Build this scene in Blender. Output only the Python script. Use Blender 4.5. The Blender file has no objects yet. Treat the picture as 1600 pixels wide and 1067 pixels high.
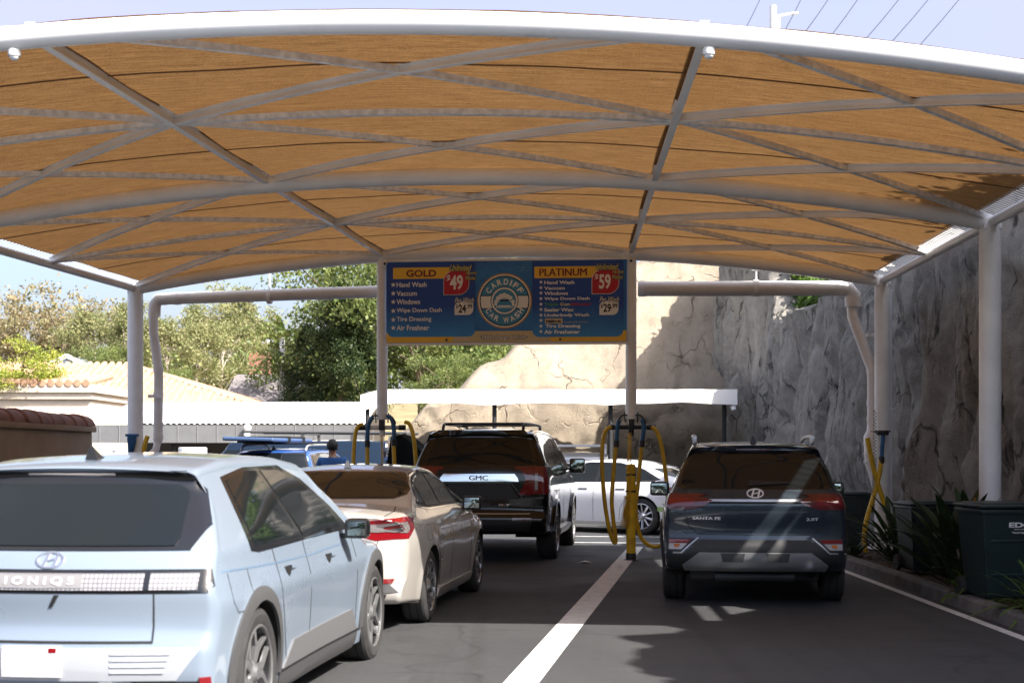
import bpy, bmesh, math, random
from mathutils import Vector, Matrix, noise
from mathutils.bvhtree import BVHTree
R = math.radians
random.seed(7)
SC = bpy.context.scene
COL = SC.collection

# ---------------------------------------------------------------- camera, sky, sun, exposure
FPX, HZ, EYE = 2222.0, 706.0, 1.56           # focal length (photo px), horizon row, eye height
cam = bpy.data.cameras.new('camera'); camo = bpy.data.objects.new('camera', cam); COL.objects.link(camo)
cam.sensor_fit = 'HORIZONTAL'; cam.sensor_width = 36; cam.lens = 50
cam.shift_y = (HZ - 533.5) / 1600
cam.clip_start = .1; cam.clip_end = 2000
camo.location = (0, 0, EYE); camo.rotation_euler = (R(90), 0, 0)
cam.dof.use_dof = True; cam.dof.focus_distance = 19.5; cam.dof.aperture_fstop = 3.2
SC.camera = camo
SUNV = Vector((.75, -.62, 1.0)).normalized()
world = bpy.data.worlds.new('World'); SC.world = world; world.use_nodes = True
wn = world.node_tree; wn.nodes.clear()
sky = wn.nodes.new('ShaderNodeTexSky'); sky.sky_type = 'NISHITA'; sky.sun_disc = False
sky.sun_elevation = math.asin(SUNV.z); sky.sun_rotation = math.atan2(SUNV.x, SUNV.y)
sky.air_density = 1.0; sky.dust_density = 4.5; sky.ozone_density = 3
bg = wn.nodes.new('ShaderNodeBackground'); bg.inputs[1].default_value = .122
wo = wn.nodes.new('ShaderNodeOutputWorld')
# thin pale high cloud veiling the blue
wtc = wn.nodes.new('ShaderNodeTexCoord'); wno = wn.nodes.new('ShaderNodeTexNoise'); wno.inputs['Scale'].default_value = 3; wno.inputs['Detail'].default_value = 6
wmr = wn.nodes.new('ShaderNodeMapRange'); wmr.inputs[1].default_value = .3; wmr.inputs[2].default_value = .7; wmr.inputs[3].default_value = .7; wmr.inputs[4].default_value = 1
wmx = wn.nodes.new('ShaderNodeMix'); wmx.data_type = 'RGBA'; wmx.blend_type = 'LIGHTEN'; wmx.inputs['B'].default_value = (2.2, 2.3, 2.62, 1)
wn.links.new(wtc.outputs['Generated'], wno.inputs['Vector']); wn.links.new(wno.outputs[0], wmr.inputs[0]); wn.links.new(wmr.outputs[0], wmx.inputs['Factor'])
wn.links.new(sky.outputs[0], wmx.inputs['A']); wn.links.new(wmx.outputs['Result'], bg.inputs[0]); wn.links.new(bg.outputs[0], wo.inputs[0])
sl = bpy.data.lights.new('sun', 'SUN'); sl.energy = 5; sl.angle = R(.5); sl.color = (1, .95, .87)
so = bpy.data.objects.new('sun', sl); COL.objects.link(so); so.rotation_euler = SUNV.to_track_quat('Z', 'Y').to_euler()
so.location = (10, -10, 30)
SC.view_settings.view_transform = 'Standard'; SC.view_settings.look = 'None'
SC.view_settings.exposure = 1.5; SC.view_settings.gamma = 1

# ---------------------------------------------------------------- helpers
def tag(o, label=None, cat=None, group=None, kind=None):
    if label: o['label'] = label
    if cat: o['category'] = cat
    if group: o['group'] = group
    if kind: o['kind'] = kind
    return o

def thing(name, label, cat, loc=(0, 0, 0), rz=0, group=None):
    o = bpy.data.objects.new(name, None); COL.objects.link(o); o.empty_display_size = .2
    o.location = loc; o.rotation_euler = (0, 0, rz)
    return tag(o, label, cat, group)

def link_mesh(name, me, parent=None):
    o = bpy.data.objects.new(name, me); COL.objects.link(o)
    if parent: o.parent = parent
    return o

def copy_tree(o, parent=None):
    c = o.copy(); COL.objects.link(c)
    if parent: c.parent = parent
    for ch in list(o.children): copy_tree(ch, c)
    return c

class MB:
    """collects shapes into one bmesh"""
    def __init__(s): s.bm = bmesh.new(); s.mi = 0
    def vf(s, vs, fs, mi=None):
        bv = [s.bm.verts.new(v) for v in vs]
        for f in fs:
            try:
                ff = s.bm.faces.new([bv[i] for i in f]); ff.material_index = s.mi if mi is None else mi
            except ValueError: pass
        return bv
    def box(s, c, size, rz=0, bevel=0, M=None, seg=2, taper=None):
        t = bmesh.new(); bmesh.ops.create_cube(t, size=1)
        for v in t.verts:
            v.co = Vector((v.co.x * size[0], v.co.y * size[1], v.co.z * size[2]))
            if taper and v.co.z > 0: v.co.x *= taper[0]; v.co.y *= taper[1]
        if bevel: bmesh.ops.bevel(t, geom=t.edges[:], offset=bevel, segments=seg, affect='EDGES', profile=.6)
        m = Matrix.Translation(c) @ Matrix.Rotation(rz, 4, 'Z')
        if M is not None: m = m @ M
        t.transform(m)
        s.merge(t); return s
    def merge(s, t):
        t.verts.index_update()
        mp = {v.index: s.bm.verts.new(v.co) for v in t.verts}
        for f in t.faces:
            nf = s.bm.faces.new([mp[v.index] for v in f.verts]); nf.material_index = s.mi
        t.free()
    def tube(s, pts, r, n=10, caps=True, closed=False):
        pts = [Vector(p) for p in pts]; rs = r if isinstance(r, (list, tuple)) else [r] * len(pts)
        rings = []; prev = None
        N = len(pts)
        for i, p in enumerate(pts):
            a = pts[i - 1] if (i or closed) else pts[i]; b = pts[(i + 1) % N] if (i < N - 1 or closed) else pts[i]
            d = (b - a).normalized()
            if prev is None:
                u = d.cross(Vector((0, 0, 1)))
                if u.length < .05: u = d.cross(Vector((0, 1, 0)))
                u.normalize()
            else:
                u = (prev - d * prev.dot(d)).normalized()
            prev = u; w = d.cross(u)
            rings.append([s.bm.verts.new(p + (u * math.cos(k * 2 * math.pi / n) + w * math.sin(k * 2 * math.pi / n)) * rs[i]) for k in range(n)])
        for i in range(N - (0 if closed else 1)):
            A, B = rings[i], rings[(i + 1) % N]
            for k in range(n):
                f = s.bm.faces.new((A[k], A[(k + 1) % n], B[(k + 1) % n], B[k])); f.material_index = s.mi; f.smooth = True
        if caps and not closed:
            f = s.bm.faces.new(rings[0][::-1]); f.material_index = s.mi
            f = s.bm.faces.new(rings[-1]); f.material_index = s.mi
        return s
    def bar(s, pts, w, h, up=(0, 0, 1)):
        """flat bar swept along a polyline; w across, h along up"""
        pts = [Vector(p) for p in pts]; up = Vector(up); rings = []
        for i, p in enumerate(pts):
            d = (pts[min(i + 1, len(pts) - 1)] - pts[max(i - 1, 0)]).normalized()
            x = d.cross(up).normalized(); z = x.cross(d).normalized()
            rings.append([s.bm.verts.new(p + x * a * w / 2 + z * b * h / 2) for a, b in ((-1, -1), (1, -1), (1, 1), (-1, 1))])
        for A, B in zip(rings, rings[1:]):
            for k in range(4):
                f = s.bm.faces.new((A[k], A[(k + 1) % 4], B[(k + 1) % 4], B[k])); f.material_index = s.mi
        for rg in (rings[0][::-1], rings[-1]):
            f = s.bm.faces.new(rg); f.material_index = s.mi
        return s
    def lathe(s, prof, n=24, M=None, close=False):
        """profile (r, h) spun about local z"""
        M = M or Matrix(); rings = []
        for r, h in prof:
            rings.append([s.bm.verts.new(M @ Vector((r * math.cos(k * 2 * math.pi / n), r * math.sin(k * 2 * math.pi / n), h))) for k in range(n)])
        for A, B in zip(rings, rings[1:] + ([rings[0]] if close else [])):
            for k in range(n):
                f = s.bm.faces.new((A[k], A[(k + 1) % n], B[(k + 1) % n], B[k])); f.material_index = s.mi; f.smooth = True
        return s
    def prism(s, poly, d, M=None):
        """poly in local xz, extruded along +y by d"""
        M = M or Matrix()
        a = [s.bm.verts.new(M @ Vector((x, 0, z))) for x, z in poly]
        b = [s.bm.verts.new(M @ Vector((x, d, z))) for x, z in poly]
        n = len(poly)
        for f in ([a[::1]], [b[::-1]]):
            q = s.bm.faces.new(f[0]); q.material_index = s.mi
        for k in range(n):
            q = s.bm.faces.new((a[k], b[k], b[(k + 1) % n], a[(k + 1) % n])); q.material_index = s.mi
        return s
    def sphere(s, c, r, sc=(1, 1, 1), n=2):
        t = bmesh.new(); bmesh.ops.create_icosphere(t, subdivisions=n, radius=r)
        for v in t.verts: v.co = Vector((v.co.x * sc[0], v.co.y * sc[1], v.co.z * sc[2])) + Vector(c)
        for f in t.faces: f.smooth = True
        s.merge(t); return s
    def build(s, name, mats, parent=None, ang=40, norm=True, smooth=True):
        me = bpy.data.meshes.new(name)
        if norm: bmesh.ops.recalc_face_normals(s.bm, faces=s.bm.faces[:])
        for f in s.bm.faces: f.smooth = smooth
        s.bm.to_mesh(me); s.bm.free()
        if smooth: me.set_sharp_from_angle(angle=R(ang))
        for m in (mats if isinstance(mats, (list, tuple)) else [mats]): me.materials.append(m)
        return link_mesh(name, me, parent)

def pix(px, py, Y):
    """point of the place seen at photo pixel (px, py), Y metres away"""
    s = FPX / Y
    return Vector(((px - 800) / s, Y, EYE + (HZ - py) / s))

def lerp(a, b, t): return a + (b - a) * t
def interp(tab, x):
    if x <= tab[0][0]: return tab[0][1]
    for (a, b), (c, d) in zip(tab, tab[1:]):
        if x <= c:
            t = (x - a) / (c - a); t = t * t * (3 - 2 * t) if len(tab) > 2 else t
            return lerp(b, d, t)
    return tab[-1][1]
def lin(tab, x):
    if x <= tab[0][0]: return tab[0][1]
    for (a, b), (c, d) in zip(tab, tab[1:]):
        if x <= c: return lerp(b, d, (x - a) / (c - a))
    return tab[-1][1]
def fbm(p, o=4): return noise.fractal(Vector(p), 1.0, 2.1, o)

# ---------------------------------------------------------------- materials
def pmat(name, col, rough=.5, metal=0, coat=0, spec=.5, var=0, vscale=3, bump=0, bscale=40, rvar=0, trans=0, emit=None, estr=0, flake=0, stretch=None):
    m = bpy.data.materials.new(name); m.use_nodes = True
    nt = m.node_tree; b = nt.nodes['Principled BSDF']
    b.inputs['Base Color'].default_value = (*col, 1); b.inputs['Roughness'].default_value = rough
    b.inputs['Metallic'].default_value = metal; b.inputs['Coat Weight'].default_value = coat
    b.inputs['Coat Roughness'].default_value = .04
    b.inputs['Specular IOR Level'].default_value = spec
    if trans: b.inputs['Transmission Weight'].default_value = trans
    if emit: b.inputs['Emission Color'].default_value = (*emit, 1); b.inputs['Emission Strength'].default_value = estr
    tc = nt.nodes.new('ShaderNodeTexCoord'); vec = tc.outputs['Object']
    if stretch:
        mp = nt.nodes.new('ShaderNodeMapping'); mp.inputs['Scale'].default_value = stretch
        nt.links.new(vec, mp.inputs[0]); vec = mp.outputs[0]
    if var or rvar:
        n = nt.nodes.new('ShaderNodeTexNoise'); n.inputs['Scale'].default_value = vscale; n.inputs['Detail'].default_value = 7
        nt.links.new(vec, n.inputs['Vector'])
        if var:
            mx = nt.nodes.new('ShaderNodeMix'); mx.data_type = 'RGBA'
            mx.inputs['A'].default_value = (*[c * (1 - var) for c in col], 1); mx.inputs['B'].default_value = (*[min(1, c * (1 + var)) for c in col], 1)
            cr = nt.nodes.new('ShaderNodeMapRange'); cr.inputs[1].default_value = .3; cr.inputs[2].default_value = .7
            nt.links.new(n.outputs[0], cr.inputs[0]); nt.links.new(cr.outputs[0], mx.inputs['Factor']); nt.links.new(mx.outputs['Result'], b.inputs['Base Color'])
        if rvar:
            mr = nt.nodes.new('ShaderNodeMapRange'); mr.inputs[1].default_value = .3; mr.inputs[2].default_value = .7
            mr.inputs[3].default_value = max(0, rough - rvar); mr.inputs[4].default_value = min(1, rough + rvar)
            nt.links.new(n.outputs[0], mr.inputs[0]); nt.links.new(mr.outputs[0], b.inputs['Roughness'])
    if bump:
        n2 = nt.nodes.new('ShaderNodeTexNoise'); n2.inputs['Scale'].default_value = bscale; n2.inputs['Detail'].default_value = 5
        bp = nt.nodes.new('ShaderNodeBump'); bp.inputs['Strength'].default_value = bump; bp.inputs['Distance'].default_value = .02
        nt.links.new(vec, n2.inputs['Vector']); nt.links.new(n2.outputs[0], bp.inputs['Height']); nt.links.new(bp.outputs[0], b.inputs['Normal'])
    return m

def leafmat(name, col, col2, tr=.35):
    m = bpy.data.materials.new(name); m.use_nodes = True; nt = m.node_tree; nt.nodes.clear()
    o = nt.nodes.new('ShaderNodeOutputMaterial'); d = nt.nodes.new('ShaderNodeBsdfPrincipled'); t = nt.nodes.new('ShaderNodeBsdfTranslucent')
    d.inputs['Roughness'].default_value = .5; d.inputs['Specular IOR Level'].default_value = .3
    mx = nt.nodes.new('ShaderNodeMixShader'); mx.inputs[0].default_value = tr
    oi = nt.nodes.new('ShaderNodeTexCoord'); n = nt.nodes.new('ShaderNodeTexNoise'); n.inputs['Scale'].default_value = 1.1; n.inputs['Detail'].default_value = 4
    cm = nt.nodes.new('ShaderNodeMix'); cm.data_type = 'RGBA'; cm.inputs['A'].default_value = (*col, 1); cm.inputs['B'].default_value = (*col2, 1)
    mr = nt.nodes.new('ShaderNodeMapRange'); mr.inputs[1].default_value = .35; mr.inputs[2].default_value = .65
    nt.links.new(oi.outputs['Object'], n.inputs['Vector']); nt.links.new(n.outputs[0], mr.inputs[0]); nt.links.new(mr.outputs[0], cm.inputs['Factor'])
    nt.links.new(cm.outputs['Result'], d.inputs['Base Color']); nt.links.new(cm.outputs['Result'], t.inputs['Color'])
    nt.links.new(d.outputs[0], mx.inputs[1]); nt.links.new(t.outputs[0], mx.inputs[2]); nt.links.new(mx.outputs[0], o.inputs[0])
    return m

class NT:
    """small node-tree writer"""
    def __init__(s, name):
        s.m = bpy.data.materials.new(name); s.m.use_nodes = True; s.t = s.m.node_tree; s.b = s.t.nodes['Principled BSDF']
        s.tc = s.t.nodes.new('ShaderNodeTexCoord')
    def n(s, typ, **kw):
        x = s.t.nodes.new('ShaderNode' + typ)
        for k, v in kw.items(): setattr(x, k, v)
        return x
    def l(s, a, b): s.t.links.new(a, b)
    def mapping(s, scale, src=None):
        m = s.n('Mapping'); m.inputs['Scale'].default_value = scale; s.l(src or s.tc.outputs['Object'], m.inputs[0]); return m.outputs[0]
    def noise(s, vec, scale, detail=6, rough=.55, dist=0):
        x = s.n('TexNoise'); x.inputs['Scale'].default_value = scale; x.inputs['Detail'].default_value = detail
        x.inputs['Roughness'].default_value = rough; x.inputs['Distortion'].default_value = dist; s.l(vec, x.inputs['Vector']); return x.outputs[0]
    def rng(s, v, a, b, c=0, d=1):
        x = s.n('MapRange'); s.l(v, x.inputs[0])
        for i, q in enumerate((a, b, c, d)): x.inputs[i + 1].default_value = q
        return x.outputs[0]
    def mix(s, f, a, b, blend='MIX'):
        x = s.n('Mix', data_type='RGBA', blend_type=blend)
        for v, k in ((f, 'Factor'), (a, 'A'), (b, 'B')):
            if isinstance(v, (int, float)): x.inputs[k].default_value = v
            elif isinstance(v, tuple): x.inputs[k].default_value = (*v, 1)
            else: s.l(v, x.inputs[k])
        return x.outputs['Result']
    def math(s, op, a, b=0):
        x = s.n('Math', operation=op)
        for i, v in enumerate((a, b)):
            if isinstance(v, (int, float)): x.inputs[i].default_value = v
            else: s.l(v, x.inputs[i])
        return x.outputs[0]
    def bump(s, h, strength, dist=.03):
        x = s.n('Bump'); x.inputs['Strength'].default_value = strength; x.inputs['Distance'].default_value = dist
        s.l(h, x.inputs['Height']); s.l(x.outputs[0], s.b.inputs['Normal'])
    def col(s, v): s.l(v, s.b.inputs['Base Color'])

def m_asphalt():
    n = NT('asphalt'); v = n.tc.outputs['Object']
    a = n.noise(v, 90, 3, .8); b = n.noise(v, .5, 6, .6); c = n.noise(n.mapping((1, .12, 1)), 2.2, 5)
    k = n.mix(n.rng(a, .35, .75), (.024, .025, .028), (.070, .071, .074))
    k = n.mix(n.rng(b, .42, .62), k, n.mix(.55, k, (.05, .05, .052)))
    k = n.mix(n.rng(c, .5, .75, 0, .5), k, (.038, .038, .04))
    # repaired cracks, dark tar lines
    vo = n.n('TexVoronoi', feature='DISTANCE_TO_EDGE'); vo.inputs['Scale'].default_value = .23
    w = n.n('VectorMath', operation='ADD'); nn = n.n('TexNoise'); nn.inputs['Scale'].default_value = .9; n.l(v, nn.inputs['Vector'])
    n.l(v, w.inputs[0]); n.l(nn.outputs[1], w.inputs[1]); n.l(w.outputs[0], vo.inputs['Vector'])
    k = n.mix(n.rng(vo.outputs[0], .0, .006, .7, 0), k, (.018, .018, .019))
    oil = n.rng(n.noise(v, 1.7, 5, .7, .8), .58, .72, 0, .8); k = n.mix(oil, k, (.016, .016, .017))
    tm = n.rng(n.noise(n.mapping((3.2, .05, 1)), 1, 3), .55, .7, 0, .5); k = n.mix(tm, k, (.02, .02, .021))
    pale = n.rng(n.noise(v, 3.1, 6, .75), .6, .78, 0, .5); k = n.mix(pale, k, (.11, .108, .102))
    n.col(k); n.b.inputs['Roughness'].default_value = .85
    n.l(n.rng(b, .35, .65, .62, .9), n.b.inputs['Roughness'])
    n.bump(a, .9, .015); return n.m

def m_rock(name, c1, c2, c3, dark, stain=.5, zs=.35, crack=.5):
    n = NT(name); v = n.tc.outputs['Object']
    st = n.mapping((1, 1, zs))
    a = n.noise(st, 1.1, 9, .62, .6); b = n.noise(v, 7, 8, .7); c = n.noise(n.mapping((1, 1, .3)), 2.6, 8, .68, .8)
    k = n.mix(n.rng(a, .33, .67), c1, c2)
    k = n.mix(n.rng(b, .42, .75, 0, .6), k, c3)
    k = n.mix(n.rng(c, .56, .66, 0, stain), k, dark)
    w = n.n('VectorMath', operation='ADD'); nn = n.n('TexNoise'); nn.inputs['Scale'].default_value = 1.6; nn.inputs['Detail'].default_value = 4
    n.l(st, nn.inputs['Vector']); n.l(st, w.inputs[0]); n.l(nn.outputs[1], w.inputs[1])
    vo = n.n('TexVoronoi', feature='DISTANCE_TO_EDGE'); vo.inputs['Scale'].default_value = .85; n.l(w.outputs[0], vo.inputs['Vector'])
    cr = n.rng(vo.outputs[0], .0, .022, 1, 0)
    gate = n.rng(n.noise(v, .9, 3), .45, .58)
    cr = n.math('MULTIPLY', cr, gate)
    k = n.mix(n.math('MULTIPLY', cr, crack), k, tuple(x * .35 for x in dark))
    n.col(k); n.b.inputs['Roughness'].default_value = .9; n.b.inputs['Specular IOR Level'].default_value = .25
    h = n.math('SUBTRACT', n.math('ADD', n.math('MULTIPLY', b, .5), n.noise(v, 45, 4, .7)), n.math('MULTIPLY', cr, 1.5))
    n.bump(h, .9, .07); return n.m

def m_fabric():
    n = NT('canopy_fabric'); t = n.t
    uv = n.tc.outputs['UV']
    a = n.noise(n.mapping((90, 620, 1), uv), 1, 4, .8); b = n.noise(n.mapping((18, 230, 1), uv), 1, 6, .8); c = n.noise(n.mapping((5, 7, 1), uv), 1, 5)
    e = n.noise(n.mapping((620, 700, 1), uv), 1, 3)
    f = n.math('ADD', n.math('MULTIPLY', a, .45), n.math('MULTIPLY', b, .55))
    k = n.mix(n.rng(f, .40, .60), (.105, .050, .018), (.29, .158, .063))
    k = n.mix(n.rng(c, .4, .7, 0, .35), k, (.16, .075, .026))
    k = n.mix(n.rng(e, .45, .75, 0, .5), k, (.37, .215, .093))
    d = n.n('BsdfDiffuse'); tr = n.n('BsdfTranslucent'); mx = n.n('MixShader'); mx.inputs[0].default_value = .27
    n.l(k, d.inputs[0]); n.l(k, tr.inputs[0]); n.l(d.outputs[0], mx.inputs[1]); n.l(tr.outputs[0], mx.inputs[2])
    n.l(mx.outputs[0], t.nodes['Material Output'].inputs[0]); return n.m

M = {}
M['asphalt'] = None
M['steel'] = pmat('painted_steel', (.80, .80, .79), .42, var=.08, vscale=2.5, bump=.12, bscale=60, rvar=.1)
M['steel_white'] = pmat('white_painted_steel', (.74, .74, .75), .35, var=.05, vscale=1.5, rvar=.1)
M['galv'] = pmat('galvanised_brace', (.78, .78, .77), .55, metal=.0, var=.22, vscale=14, bump=.3, bscale=90)
M['pvc'] = pmat('grey_pipe', (.72, .69, .67), .38, var=.08, vscale=3, rvar=.12)
M['black'] = pmat('black_plastic', (.014, .014, .015), .45)
M['rubber'] = pmat('tyre_rubber', (.026, .025, .025), .78, var=.3, vscale=9, bump=.2, bscale=120)
M['chrome'] = pmat('chrome', (.82, .82, .84), .12, metal=1)
M['alloy'] = pmat('wheel_alloy', (.55, .55, .56), .28, metal=.9, rvar=.08, vscale=6)
M['alloy_dark'] = pmat('dark_alloy', (.03, .03, .033), .35, metal=.6)
M['glass'] = pmat('tinted_glass', (.006, .008, .009), .03, spec=.45)
M['yellow_hose'] = pmat('yellow_hose', (.62, .38, .012), .45, var=.18, vscale=6, bump=.15, bscale=60)
M['yellow_paint'] = pmat('yellow_paint', (.72, .45, .012), .5, var=.3, vscale=5, bump=.2, bscale=50)
M['blue_plastic'] = pmat('blue_nozzle', (.018, .10, .24), .4, var=.2, vscale=9)
def m_line():
    n = NT('road_marking'); v = n.tc.outputs['Object']
    k = n.mix(n.rng(n.noise(v, 7, 6, .7), .3, .7), (.46, .46, .45), (.66, .66, .64))
    w = n.math('MAXIMUM', n.rng(n.noise(v, 26, 6, .8), .60, .70, 0, .8), n.rng(n.noise(n.mapping((2.5, .25, 1)), 2, 5, .7), .58, .75, 0, .55))
    n.col(n.mix(w, k, (.07, .07, .07))); n.b.inputs['Roughness'].default_value = .75; return n.m
M['line'] = m_line()
M['concrete'] = pmat('kerb_concrete', (.12, .117, .113), .9, var=.3, vscale=5, bump=.4, bscale=50)
M['soil'] = pmat('mulch', (.05, .032, .022), .95, var=.55, vscale=22, bump=1, bscale=30)
M['stucco'] = pmat('tan_stucco', (.34, .25, .17), .9, var=.1, vscale=2, bump=.35, bscale=90)
M['stucco_pale'] = pmat('cream_stucco', (.62, .52, .42), .9, var=.06, vscale=2, bump=.25, bscale=60)
M['terracotta'] = pmat('terracotta', (.21, .085, .05), .75, var=.35, vscale=4, bump=.35, bscale=40)
M['roof_tile'] = pmat('clay_roof_tile', (.42, .25, .16), .8, var=.3, vscale=5, bump=.3, bscale=30)
M['white_metal'] = pmat('white_sheet_roof', (.78, .77, .75), .5, var=.06, vscale=1.2, rvar=.1)
M['sail'] = pmat('white_shade_cloth', (.76, .74, .70), .8, var=.06, vscale=2)
M['fascia'] = pmat('grey_fascia', (.13, .132, .135), .6, var=.1, vscale=3)
M['dark'] = pmat('dark_interior', (.02, .02, .02), .8)
M['shingle'] = pmat('grey_shingle', (.17, .15, .15), .9, var=.3, vscale=10, bump=.5, bscale=25)
M['hill'] = pmat('dry_grass_hill', (.20, .16, .08), .95, var=.4, vscale=.5)
M['bark'] = pmat('bark', (.16, .12, .09), .9, var=.35, vscale=4, bump=.6, bscale=15)
M['bark_pale'] = pmat('pale_bark', (.42, .36, .30), .85, var=.25, vscale=3, bump=.3, bscale=15)
M['bin'] = pmat('green_bin_plastic', (.009, .022, .022), .5, var=.15, vscale=3, bump=.1, bscale=30)
M['white'] = pmat('white_print', (.80, .79, .76), .6)
M['clear'] = pmat('camera_dome', (.7, .7, .72), .2)
# ================================================================ SETTING
M['asphalt'] = m_asphalt()
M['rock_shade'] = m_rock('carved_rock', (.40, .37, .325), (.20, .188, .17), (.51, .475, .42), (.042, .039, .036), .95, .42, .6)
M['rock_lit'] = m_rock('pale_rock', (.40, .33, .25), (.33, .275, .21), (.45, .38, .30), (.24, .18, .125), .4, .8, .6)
M['fabric'] = m_fabric()

def sheet(name, x0, x1, y0, y1, z, mat, nx=2, ny=2, kind='structure', f=None, label=None):
    vs = []; fs = []
    for j in range(ny + 1):
        for i in range(nx + 1):
            x = lerp(x0, x1, i / nx); y = lerp(y0, y1, j / ny)
            vs.append((x, y, z + (f(x, y) if f else 0)))
    for j in range(ny):
        for i in range(nx):
            a = j * (nx + 1) + i; fs.append((a, a + 1, a + nx + 2, a + nx + 1))
    m = MB(); m.vf(vs, fs); o = m.build(name, mat); tag(o, kind=kind)
    if label: o['label'] = label
    return o
sheet('car_park', -90, 60, -30, 140, 0, M['asphalt'], 6, 6)
def hillf(x, y):
    t = max(0, min(1, (y - 46) / 50)); return -.3 + 5.2 * t * t * (3 - 2 * t) + max(0, -x - 10) * .0 + .8 * t * fbm((x * .03, y * .03, 2), 3) + max(0, (y - 96)) * .045
sheet('hillside', -150, 150, 44, 300, 0, M['hill'], 60, 50, f=hillf)

# lane markings
def strip(name, pts, w, z, mat):
    m = MB(); L = []; Rr = []
    for i, p in enumerate(pts):
        a = Vector(pts[max(0, i - 1)]); b = Vector(pts[min(len(pts) - 1, i + 1)]); d = (b - a).normalized(); n = Vector((d.y, -d.x))
        p = Vector(p); L.append((p.x - n.x * w / 2, p.y - n.y * w / 2, z)); Rr.append((p.x + n.x * w / 2, p.y + n.y * w / 2, z))
    vs = L + Rr; k = len(pts)
    m.vf(vs, [(i, k + i, k + i + 1, i + 1) for i in range(k - 1)]); return tag(m.build(name, mat), kind='structure')
strip('lane_line', [(-.31, 7), (.06, 9.6), (.63, 13.6), (1.12, 17), (1.62, 20.5), (2.04, 23.4)], .24, .004, M['line'])
strip('edge_line', [(4.2, 6), (4.28, 11.9), (4.36, 18.8), (4.40, 24)], .1, .004, M['line'])
for k, (y, x0, x1) in enumerate(((24.6, .6, 4.3), (26.4, .4, 4.4))):
    strip('stall_line', [(x0, y), (x1, y - .5)], .12, .004, M['line'])
# kerb and planting bed
def kx(y): return 4.43 + (y - 11.9) * .0125
mk = MB()
ys = [4 + i * .5 for i in range(57)]
prof = [(0, 0), (.012, .11), (.035, .135), (.15, .135), (.15, 0)]
vs = []; fs = []
for y in ys:
    for (a, b) in prof: vs.append((kx(y) + a + .006 * fbm((y * 2, a, 1)), y, b + .004 * fbm((y * 1.7, b, 5))))
n = len(prof)
for i in range(len(ys) - 1):
    for k in range(n - 1): fs.append((i * n + k, i * n + k + 1, (i + 1) * n + k + 1, (i + 1) * n + k))
mk.vf(vs, fs); tag(mk.build('kerb', M['concrete'], ang=25), kind='structure')
vs = []; fs = []
for i, y in enumerate(ys):
    for k in range(9): vs.append((lerp(kx(y) + .149, 7.2, k / 8), y, .105 + .035 * fbm((k * .6, y * 1.1, 3)) + (.0 if k else 0)))
for i in range(len(ys) - 1):
    for k in range(8): fs.append((i * 9 + k, i * 9 + k + 1, (i + 1) * 9 + k + 1, (i + 1) * 9 + k))
mk = MB(); mk.vf(vs, fs); tag(mk.build('planting_bed', M['soil']), kind='structure')

# ---------------- carved rock retaining wall on the right, rock face at the back
def wall_top(y):
    return interp([(0, 7.6), (7.3, 7.3), (8.7, 6.5), (10, 5.6), (14, 5.3), (20, 5.2), (26.3, 5.2), (27.0, 4.45), (31, 4.35), (32.4, 6.0), (34, 7.0), (40, 7.2)], y)
def rockdisp(a, z, seed):
    p = Vector((a, z, seed))
    r = .34 * fbm((a * .35, z * .2, seed), 5) + .16 * (1 - 2 * abs(fbm((a * .8, z * .25, seed + 11), 3))) + .10 * (1 - abs(noise.noise(Vector((a * 1.1 + .5 * noise.noise(Vector((a, z * .4, 9))), z * .35, seed + 3))))) ** 3
    r += .07 * fbm((a * 2.2, z * 1.1, seed + 7), 5) + .03 * fbm((a * 6, z * 4, seed + 9), 3)
    c = noise.voronoi(Vector((a * .55 + .3 * noise.noise(p * .7), z * .28, seed)))[0]
    d = c[1] - c[0]
    r -= .16 * max(0, 1 - d / .09)
    return r
NY, NZ = 420, 105
vs = []; fs = []
for j in range(NZ + 1):
    for i in range(NY + 1):
        y = lerp(2, 37.5, i / NY); top = wall_top(y) + .25 * fbm((y * .9, 3, 1), 4); z = lerp(-.1, top, j / NZ)
        x = 6.3 - (y - 12) * .03 - rockdisp(y, z, 1.3) + .02 * z
        vs.append((x, y, z))
w1 = NY + 1
base = len(vs)
for i in range(NY + 1):            # the top, running back into the slope
    x, y, z = vs[NZ * w1 + i]
    vs.append((x + .5, y, z + .12 + .1 * fbm((y, 1, 7)))); 
for i in range(NY + 1):
    x, y, z = vs[NZ * w1 + i]; vs.append((x + 4.5, y, z + .6))
for j in range(NZ + 2):
    for i in range(NY): fs.append((j * w1 + i, j * w1 + i + 1, (j + 1) * w1 + i + 1, (j + 1) * w1 + i))
mw = MB(); mw.vf(vs, fs)
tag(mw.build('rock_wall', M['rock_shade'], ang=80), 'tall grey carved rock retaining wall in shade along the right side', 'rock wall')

def back_top(x):
    return interp([(-9, .3), (-4.2, .4), (-3.0, 1.9), (-2.0, 2.7), (-.5, 3.7), (.6, 4.6), (2.2, 5.6), (3.4, 6.6), (5, 8.2), (7, 9.5)], x)
NX, NZ = 150, 60; vs = []; fs = []; w1 = NX + 1
for j in range(NZ + 1):
    for i in range(NX + 1):
        x = lerp(-9, 7.5, i / NX); top = back_top(x) + .2 * fbm((x * .8, 1, 5), 4); z = lerp(-.2, top, j / NZ)
        y = 36 + .12 * z + (.55 * max(0, z - 3.2)) - .55 * rockdisp(x, z * 1.6, 4.4) - .35 * fbm((x * .35, z * .35, 8), 3) - max(0, x - 4.2) * .25
        vs.append((x, y, z))
for i in range(NX + 1):
    x, y, z = vs[NZ * w1 + i]; vs.append((x, y + 1.5, z + .25))
for i in range(NX + 1):
    x, y, z = vs[NZ * w1 + i]; vs.append((x, y + 12, z + .8 - 2.5 * max(0, 1 - abs(x) / 9)))
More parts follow.
